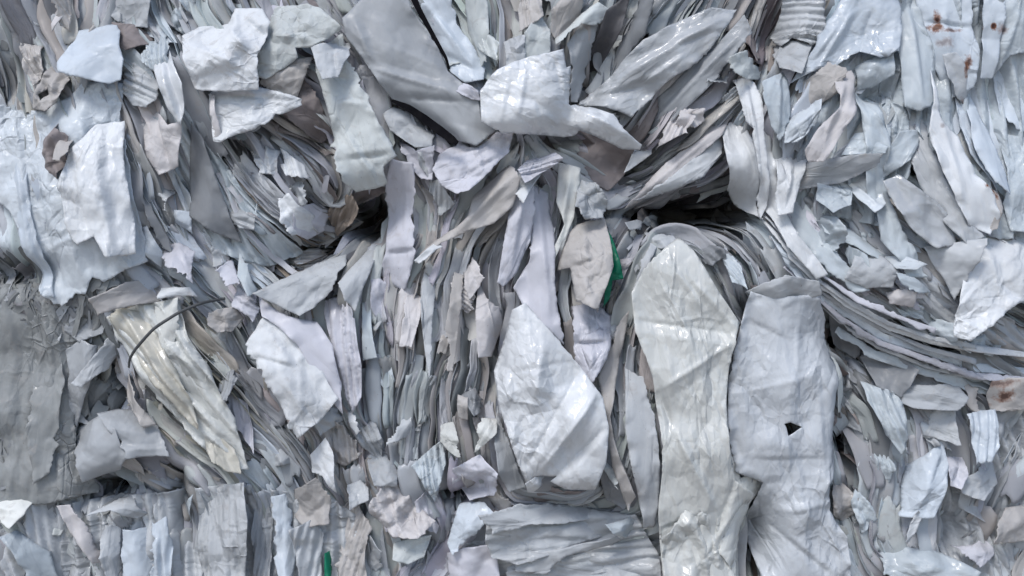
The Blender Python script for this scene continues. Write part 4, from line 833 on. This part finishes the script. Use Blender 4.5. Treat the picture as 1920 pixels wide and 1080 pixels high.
def strip(x, y, length, width, lay, rng, roll=None, th=None, ns=None, nw=6, ragend=.35, bend=1.0):
    """a flattened, crushed ribbon that follows the layers; returns vertices in plan + depth and its quads"""
    a = area_of(x, y)
    if roll is None: roll = rng.normal(a[3], 17) * (1 if rng.random() < .55 else -1)
    stepn = 9.0
    n = max(4, int(length / stepn))
    if ns: n = ns
    stp = length / n
    def walk(sgn):
        px, py, out = x, y, []
        t0 = flow(px, py) if th is None else th
        ddx, ddy = math.cos(t0) * sgn, math.sin(t0) * sgn
        for i in range(n // 2):
            t = flow(px, py) if th is None else th + .3 * math.sin(i * .2)
            vx, vy = math.cos(t), math.sin(t)
            if vx * ddx + vy * ddy < 0: vx, vy = -vx, -vy
            ddx, ddy = vx, vy
            px, py = px + vx * stp, py + vy * stp
            out.append((px, py))
        return out
    c = np.array(walk(-1)[::-1] + [(x, y)] + walk(1))
    m = len(c)
    s = np.linspace(0, 1, m)
    tg = np.gradient(c, axis=0)
    tg /= np.hypot(tg[:, 0], tg[:, 1])[:, None] + 1e-9
    nr = np.stack([-tg[:, 1], tg[:, 0]], 1)
    sd_ = int(rng.integers(1, 9999))
    kn = max(4, int(length / rng.uniform(22, 45)))
    def edge():                              # straight cut runs between knots, pointed or square ends
        v = rng.uniform(.62, 1.15, kn); v[0] = rng.uniform(.45, 1); v[-1] = rng.uniform(.45, 1)
        return np.interp(s, np.sort(np.concatenate([[0, 1], rng.uniform(.05, .95, kn - 2)])), v)
    eL, eR = edge(), edge()
    rr = np.radians(roll + rng.normal(0, 10) * s + 14 * vnoise(s * length / 70, np.full(m, 2.5), sd_))
    q = np.linspace(-.5, .5, nw)
    W = width * np.where(q[None] < 0, eL[:, None], eR[:, None]) * q[None]
    e = (q * rng.normal(0, .55) + rng.uniform(-.22, .22, nw)) * ragend * width * 1.6
    e2 = (q * rng.normal(0, .55) + rng.uniform(-.22, .22, nw)) * ragend * width * 1.6
    along = np.clip((s[:, None] - .75) / .25, 0, 1) * e[None] + np.clip((.25 - s[:, None]) / .25, 0, 1) * e2[None]
    fs = max(9.0, min(34.0, width * .8))
    U_, W_ = s[:, None] * length + 0 * q, W + 31.0 * sd_
    kink = facet(U_ * .5, W_, fs, .42, sd_ + 3) + facet(U_ * .7, W_, 11, .12, sd_ + 5)
    PX = c[:, 0:1] + nr[:, 0:1] * (W * np.cos(rr)[:, None] + .5 * kink * np.sin(rr)[:, None]) + tg[:, 0:1] * along
    PY = c[:, 1:2] + nr[:, 1:2] * (W * np.cos(rr)[:, None] + .5 * kink * np.sin(rr)[:, None]) + tg[:, 1:2] * along
    rl = relief(c[:, 0], c[:, 1]) - 190 * hollow(c[:, 0], c[:, 1])
    cup = rng.normal(0, .6) * width * (np.abs(q[None] - rng.uniform(-.25, .25)) * 2 - .5) * .35
    D = lay + W * np.sin(rr)[:, None] + kink * np.abs(np.cos(rr))[:, None] + cup \
        + bend * (8 * vnoise(s * length / 60, np.full(m, 5.5), sd_)[:, None] + rng.normal(0, 14) * (s[:, None] - .5))
    D = rl[:, None] + np.where(D > 2, 2 + (D - 2) * .4, D)
    i = np.arange(m * nw).reshape(m, nw)
    F = np.stack([i[:-1, :-1], i[1:, :-1], i[1:, 1:], i[:-1, 1:]], -1).reshape(-1, 4)
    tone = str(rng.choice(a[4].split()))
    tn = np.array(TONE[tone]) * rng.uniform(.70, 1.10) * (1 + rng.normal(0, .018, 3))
    plan = np.stack([(U_ * .45 / 1000 + sd_ * 1.37).ravel(), (W / 1000 + sd_ * .71).ravel(), 0 * W.ravel()], 1)
    return PX.ravel(), PY.ravel(), D.ravel(), F, np.clip(tn, 0, .9), plan, a, tone, length, width

def sample_point(rng, margin=70):
    return rng.uniform(-margin, 1920 + margin), rng.uniform(-margin, 1080 + margin)

bag = []                                   # every strip of the packed face; the best seen become things, the rest one mass
for i in range(3700):
    x, y = sample_point(RNG)
    a = area_of(x, y)
    r_ = RNG.random()
    if i >= 900 and float(hollow(np.array([x]), np.array([y]))[0]) > .4 and RNG.random() < .85: continue
    soft = a[6] in ('frond', 'leaf', 'wing', 'br', 'bl', 'flat', 'tl', 'block', 'slope', 'drape', 'drape2')
    if i < 900: w, L, lay, nw, roll = RNG.uniform(45, 90), RNG.uniform(120, 240), RNG.normal(-46, 8), 7, RNG.normal(0, 14)     # broad sheets at the back
    elif i < 1250: w, L, lay, nw, roll = RNG.uniform(34, 70), RNG.uniform(120, 270), RNG.normal(-12, 6), 9, RNG.normal(0, 22)     # sheets lying half open at the face
    elif soft and r_ < .55: w, L, lay, nw, roll = RNG.uniform(30, 66), RNG.uniform(150, 340), RNG.normal(-14, 9), 8, RNG.normal(0, 34)      # long drapes
    elif a[6] in ('hang', 'neck', 'post', 'hang2') and r_ < .42: w, L, lay, nw, roll = RNG.uniform(24, 44), RNG.uniform(110, 230), RNG.normal(-10, 9), 7, RNG.normal(36, 15) * RNG.choice([-1, 1])
    elif r_ < .25: w, L, lay, nw, roll = a[5] * RNG.uniform(1.6, 3.0), RNG.uniform(110, 260), RNG.normal(-14, 9), 7, None
    else: w, L, lay, nw, roll = max(16, a[5] * RNG.uniform(.9, 1.9)), RNG.uniform(150, 380), RNG.normal(-18, 11), 6, RNG.normal(a[3] + 6, 15) * (1 if RNG.random() < .82 else -1)
    if roll is None and w > 30: roll = RNG.normal(a[3] * .55, 14) * RNG.choice([-1, 1])
    bag.append(strip(x, y, L, w, lay, RNG, roll=roll, nw=nw))
CRUSHED = []
CR = np.random.default_rng(77)
spots = [(420, 720), (380, 690), (470, 800), (520, 850), (350, 420), (310, 380), (400, 480), (340, 480), (540, 360), (500, 300), (440, 420), (560, 300), (330, 60), (300, 100), (370, 20),
         (700, 620), (740, 700), (720, 560), (830, 640), (860, 560), (800, 740), (700, 820), (760, 800), (880, 760), (720, 880), (660, 920), (690, 1040), (800, 960), (860, 860), (930, 940),
         (1000, 330), (900, 430), (830, 380), (1080, 700), (1150, 620), (1150, 760), (1160, 880), (1200, 420), (1250, 440), (1330, 480), (1370, 510), (1290, 320), (1260, 250), (1340, 130), (1310, 220), (1420, 60), (1400, 180),
         (1480, 330), (1560, 420), (1640, 440), (1600, 500), (1700, 580), (1760, 610), (1850, 640), (1650, 660), (1760, 700), (1820, 740), (1640, 880), (1680, 860), (1620, 960), (1700, 1000), (1750, 820), (1830, 960), (1600, 780), (1880, 800),
         (120, 990), (160, 1060), (40, 1060), (280, 900), (330, 860), (250, 850), (20, 60), (60, 110), (180, 60), (110, 20), (900, 60), (1010, 30), (850, 90), (640, 400), (620, 430), (700, 350), (800, 300), (590, 480), (450, 560), (480, 620), (430, 600), (620, 780), (640, 840)]
for (x, y) in spots:
    x, y = x + CR.normal(0, 8), y + CR.normal(0, 8)
    a = area_of(x, y)
    t = flow(x, y) + CR.normal(0, .3)
    ln, wd = CR.uniform(28, 62), CR.uniform(14, 32)
    k = int(CR.integers(5, 8))
    an = np.sort(CR.uniform(0, 2 * math.pi, k) * .3 + np.arange(k) / k * 2 * math.pi)
    r_ = CR.uniform(.65, 1.15, k)
    P_ = np.stack([np.cos(an) * ln * r_, np.sin(an) * wd * r_], 1)
    P_ = np.stack([x + P_[:, 0] * math.cos(t) - P_[:, 1] * math.sin(t), y + P_[:, 0] * math.sin(t) + P_[:, 1] * math.cos(t)], 1)
    tone = str(CR.choice(a[4].split()))
    o = sheet('crumpled_scrap', None, 'paper scrap', CR.uniform(-2, 14) + .1, tone, ' '.join('%.1f,%.1f' % tuple(p) for p in P_), str(CR.choice(['paper', 'film'])),
              cr=CR.uniform(4, 8), rag=2.6, tuck=22, pleat=(math.degrees(t) + CR.normal(0, 15), CR.uniform(8, 15), CR.uniform(4, 8)) if CR.random() < .6 else None, thick=.0009)
    CRUSHED.append((o, P_, ln * 2, wd * 2, tone))
# what shows from the front: a coarse depth grid
GW, GH, CELL = 480, 270, 4.0
dep, who = np.full((GH, GW), -1e9), np.full((GH, GW), -1, int)
def splat(X, Y, D, ident, r=1):
    for ax in range(-r, r + 1):
        for ay in range(-r, r + 1):
            cx_, cy_ = (X / CELL + ax * .8).astype(int), (Y / CELL + ay * .8).astype(int)
            k = (cx_ >= 0) & (cx_ < GW) & (cy_ >= 0) & (cy_ < GH)
            cx2, cy2, d2 = cx_[k], cy_[k], D[k]
            o_ = np.argsort(d2); cx2, cy2, d2 = cx2[o_], cy2[o_], d2[o_]
            b_ = d2 > dep[cy2, cx2]
            dep[cy2[b_], cx2[b_]] = d2[b_]; who[cy2[b_], cx2[b_]] = ident
for _, _, V2, d, _ in SHEETS: splat(V2[:, 0], V2[:, 1], d, 10 ** 6, 1)
for k, b in enumerate(bag): splat(b[0], b[1], b[2], k, 1)
seen = np.bincount(who[(who >= 0) & (who < 10 ** 6)], minlength=len(bag))
order = np.argsort(-seen)
TOP = [int(k) for k in order[:285] if seen[k] >= 3]
top_set = set(TOP)

# labels of the single strips: how each looks, and which larger sheet it lies beside
STOP = set('with at below under beside between right left in on over to from curled clinging running behind rising lying standing hanging bent folded above across next pressed reaching bulging slanting leaning stretched through by along around falling inside pointing draped down where just, of'.split())
LM = []
for lab, par, V2, d, cen in SHEETS:
    if par is not None or not lab: continue
    ws = lab.replace(',', ' ,').split()
    cut = next((i for i, w_ in enumerate(ws) if i >= 3 and (w_ in STOP or w_ == ',')), len(ws))
    if 3 <= cut <= 7: LM.append((' '.join(ws[:cut]), cen, V2.min(0), V2.max(0)))
cnt_ = {}
for l_ in LM: cnt_[l_[0]] = cnt_.get(l_[0], 0) + 1
LM = [l_ for l_ in LM if cnt_[l_[0]] == 1]
TW = dict(grey='grey', green='greenish', slate='dark grey', mid='light grey', beige='beige', cyan='pale bluish', blue='light blue', pink='pinkish', ice='icy blue', lilac='lilac', white='white', tan='tan', taupe='taupe', yellow='yellowish', cream='cream', dark='very dark', sack='smoky grey')
USED = set()
def strip_label(PX, PY, L, wd, tone, noun='strip', turn=None):
    c = np.array([PX.mean(), PY.mean()])
    v = np.array([PX[-3] - PX[3], PY[-3] - PY[3]])
    ang = math.degrees(math.atan2(v[1], v[0])) % 180
    if turn is not None: ang = turn
    way = 'level' if ang < 22 or ang > 158 else 'upright' if 68 < ang < 112 else 'slanting' if ang < 90 else 'rising'
    sz = ('long' if L > 150 else 'short' if L < 85 else 'middling') , ('broad' if wd > 34 else 'slim' if wd < 17 else 'medium')
    near = sorted(LM, key=lambda l_: np.hypot(*(np.maximum(0, np.maximum(l_[2] - c, c - l_[3])))) + .15 * np.hypot(*(l_[1] - c)))
    def rel(l_):
        dx, dy = (c - l_[1]) / np.maximum(20, (l_[3] - l_[2]) * .5)
        return ('just right of' if dx > 0 else 'just left of') if abs(dx) > abs(dy) else ('just below' if dy > 0 else 'just above')
    t = TW[tone]
    for n_ in near[:6]:
        for desc in (f'{t} {way} {noun}', f'{sz[1]} {t} {way} {noun}', f'{sz[0]} {t} {way} {noun}', f'{sz[0]} {sz[1]} {t} {way} {noun}'):
            lab = f'{desc} {rel(n_)} the {n_[0]}'.replace('middling ', '').replace('medium ', '')
            if lab not in USED and 4 <= len(lab.split()) <= 16:
                USED.add(lab); return lab
    return None
for o, P_, L, wd, tone in CRUSHED:
    tag(o, strip_label(P_[:, 0], P_[:, 1], L, wd, tone, 'crumpled scrap', math.degrees(flow(*P_.mean(0))) % 180), 'crumpled scrap', 'crumpled scraps between the layers')
for k in TOP:
    PX, PY, D, F, tn, pl, a, tone, L, wd = bag[k]
    o = link('paper_strip', to_world(PX, PY, D, float(D.mean())), F, 'film' if RNG.random() < .35 else 'paper', tn, thick=0.0009, plan=pl)
    tag(o, strip_label(PX, PY, L, wd, tone) or NAMES[a[6]][0], 'paper strip', NAMES[a[6]][1])

def mass(name, items, label, cat):
    Vs, Fs, Ts, n = [], [], [], 0
    Ps = []
    for (PX, PY, D, F, tn, pl) in items:
        Ps.append(pl)
        Vs.append(to_world(PX, PY, D, float(D.mean()))); Fs.append(F + n); Ts.append(np.repeat(tn[None], len(PX), 0)); n += len(PX)
    o = link(name, np.concatenate(Vs), np.concatenate(Fs), 'paper', np.concatenate(Ts), loc=np.array([0, 0, ZC]), plan=np.concatenate(Ps))
    return tag(o, label, cat, kind='stuff')
mass('packed_paper_layers', [b[:6] for k, b in enumerate(bag) if k not in top_set], 'countless thin crushed paper and film layers packed between the larger sheets', 'packed layers')

shreds = []
for i in range(650):
    x, y = sample_point(RNG)
    L = RNG.uniform(12, 36)
    shreds.append(strip(x, y, L, RNG.uniform(5, 17), RNG.normal(-10, 7), RNG, roll=RNG.normal(0, 38), th=flow(x, y) + RNG.normal(0, .5), ns=6, nw=4, ragend=.8))
mass('paper_shreds', [b[:6] for b in shreds], 'small torn shreds of paper and film caught all over the pile face', 'paper shreds')

fuzz = []
FZ = np.random.default_rng(5)
while len(fuzz) < 300:
    x, y = FZ.uniform(-30, 215), FZ.uniform(520, 950)
    if x > 165 and 640 < y < 860: continue
    f_ = list(strip(x, y, FZ.uniform(30, 95), FZ.uniform(5, 20), 15 + FZ.normal(0, 4), FZ, roll=FZ.normal(0, 16), th=FZ.normal(1.5, .6), ns=12, nw=4, ragend=.8, bend=.7))
    f_[2] = f_[2] + FZ.uniform(0, 5)
    f_[4] = np.array(TONE[str(FZ.choice(['sack', 'sack', 'sack', 'slate', 'grey']))]) * FZ.uniform(.85, 1.1)
    fuzz.append(f_[:6])
mass('plastic_fuzz', fuzz, 'loose grey wisps and fuzz of torn film on the cloudy wrap', 'plastic fuzz')

# ------------------------------------------------------------------ the packed mass behind, and the ground it stands on
gx, gy = np.meshgrid(np.linspace(-260, 2180, 150), np.linspace(-230, 1345, 100))
cd = relief(gx.ravel(), gy.ravel()) - 240 * hollow(gx.ravel(), gy.ravel(), 2) - 78 + 16 * vnoise(gx.ravel() / 22, gy.ravel() / 40, 71)
FV = to_world(gx.ravel(), gy.ravel(), cd, 0)
FV[:, 2] = np.maximum(FV[:, 2], 0.002)
BV = FV.copy(); BV[:, 1] = 0.95
R, Cn = gx.shape
i = np.arange(R * Cn).reshape(R, Cn)
front = np.stack([i[:-1, :-1], i[1:, :-1], i[1:, 1:], i[:-1, 1:]], -1).reshape(-1, 4)
nf = R * Cn
rimi = np.concatenate([i[0, :], i[1:, -1], i[-1, -2::-1], i[-2:0:-1, 0]])
rim = [[int(rimi[k]), int(rimi[(k + 1) % len(rimi)]), int(nf + (k + 1) % len(rimi)), int(nf + k)] for k in range(len(rimi))]
allV = np.concatenate([FV, BV[rimi]])
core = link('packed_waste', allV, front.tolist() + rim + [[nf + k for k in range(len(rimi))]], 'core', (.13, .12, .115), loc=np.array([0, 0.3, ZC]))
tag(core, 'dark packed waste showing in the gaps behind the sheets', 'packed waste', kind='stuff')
g = link('ground', np.array([[-30, -30, 0], [30, -30, 0], [30, 30, 0], [-30, 30, 0]], float), [[0, 1, 2, 3]], 'concrete', (.3, .3, .3), loc=np.zeros(3), smooth=False)
tag(g, kind='structure')
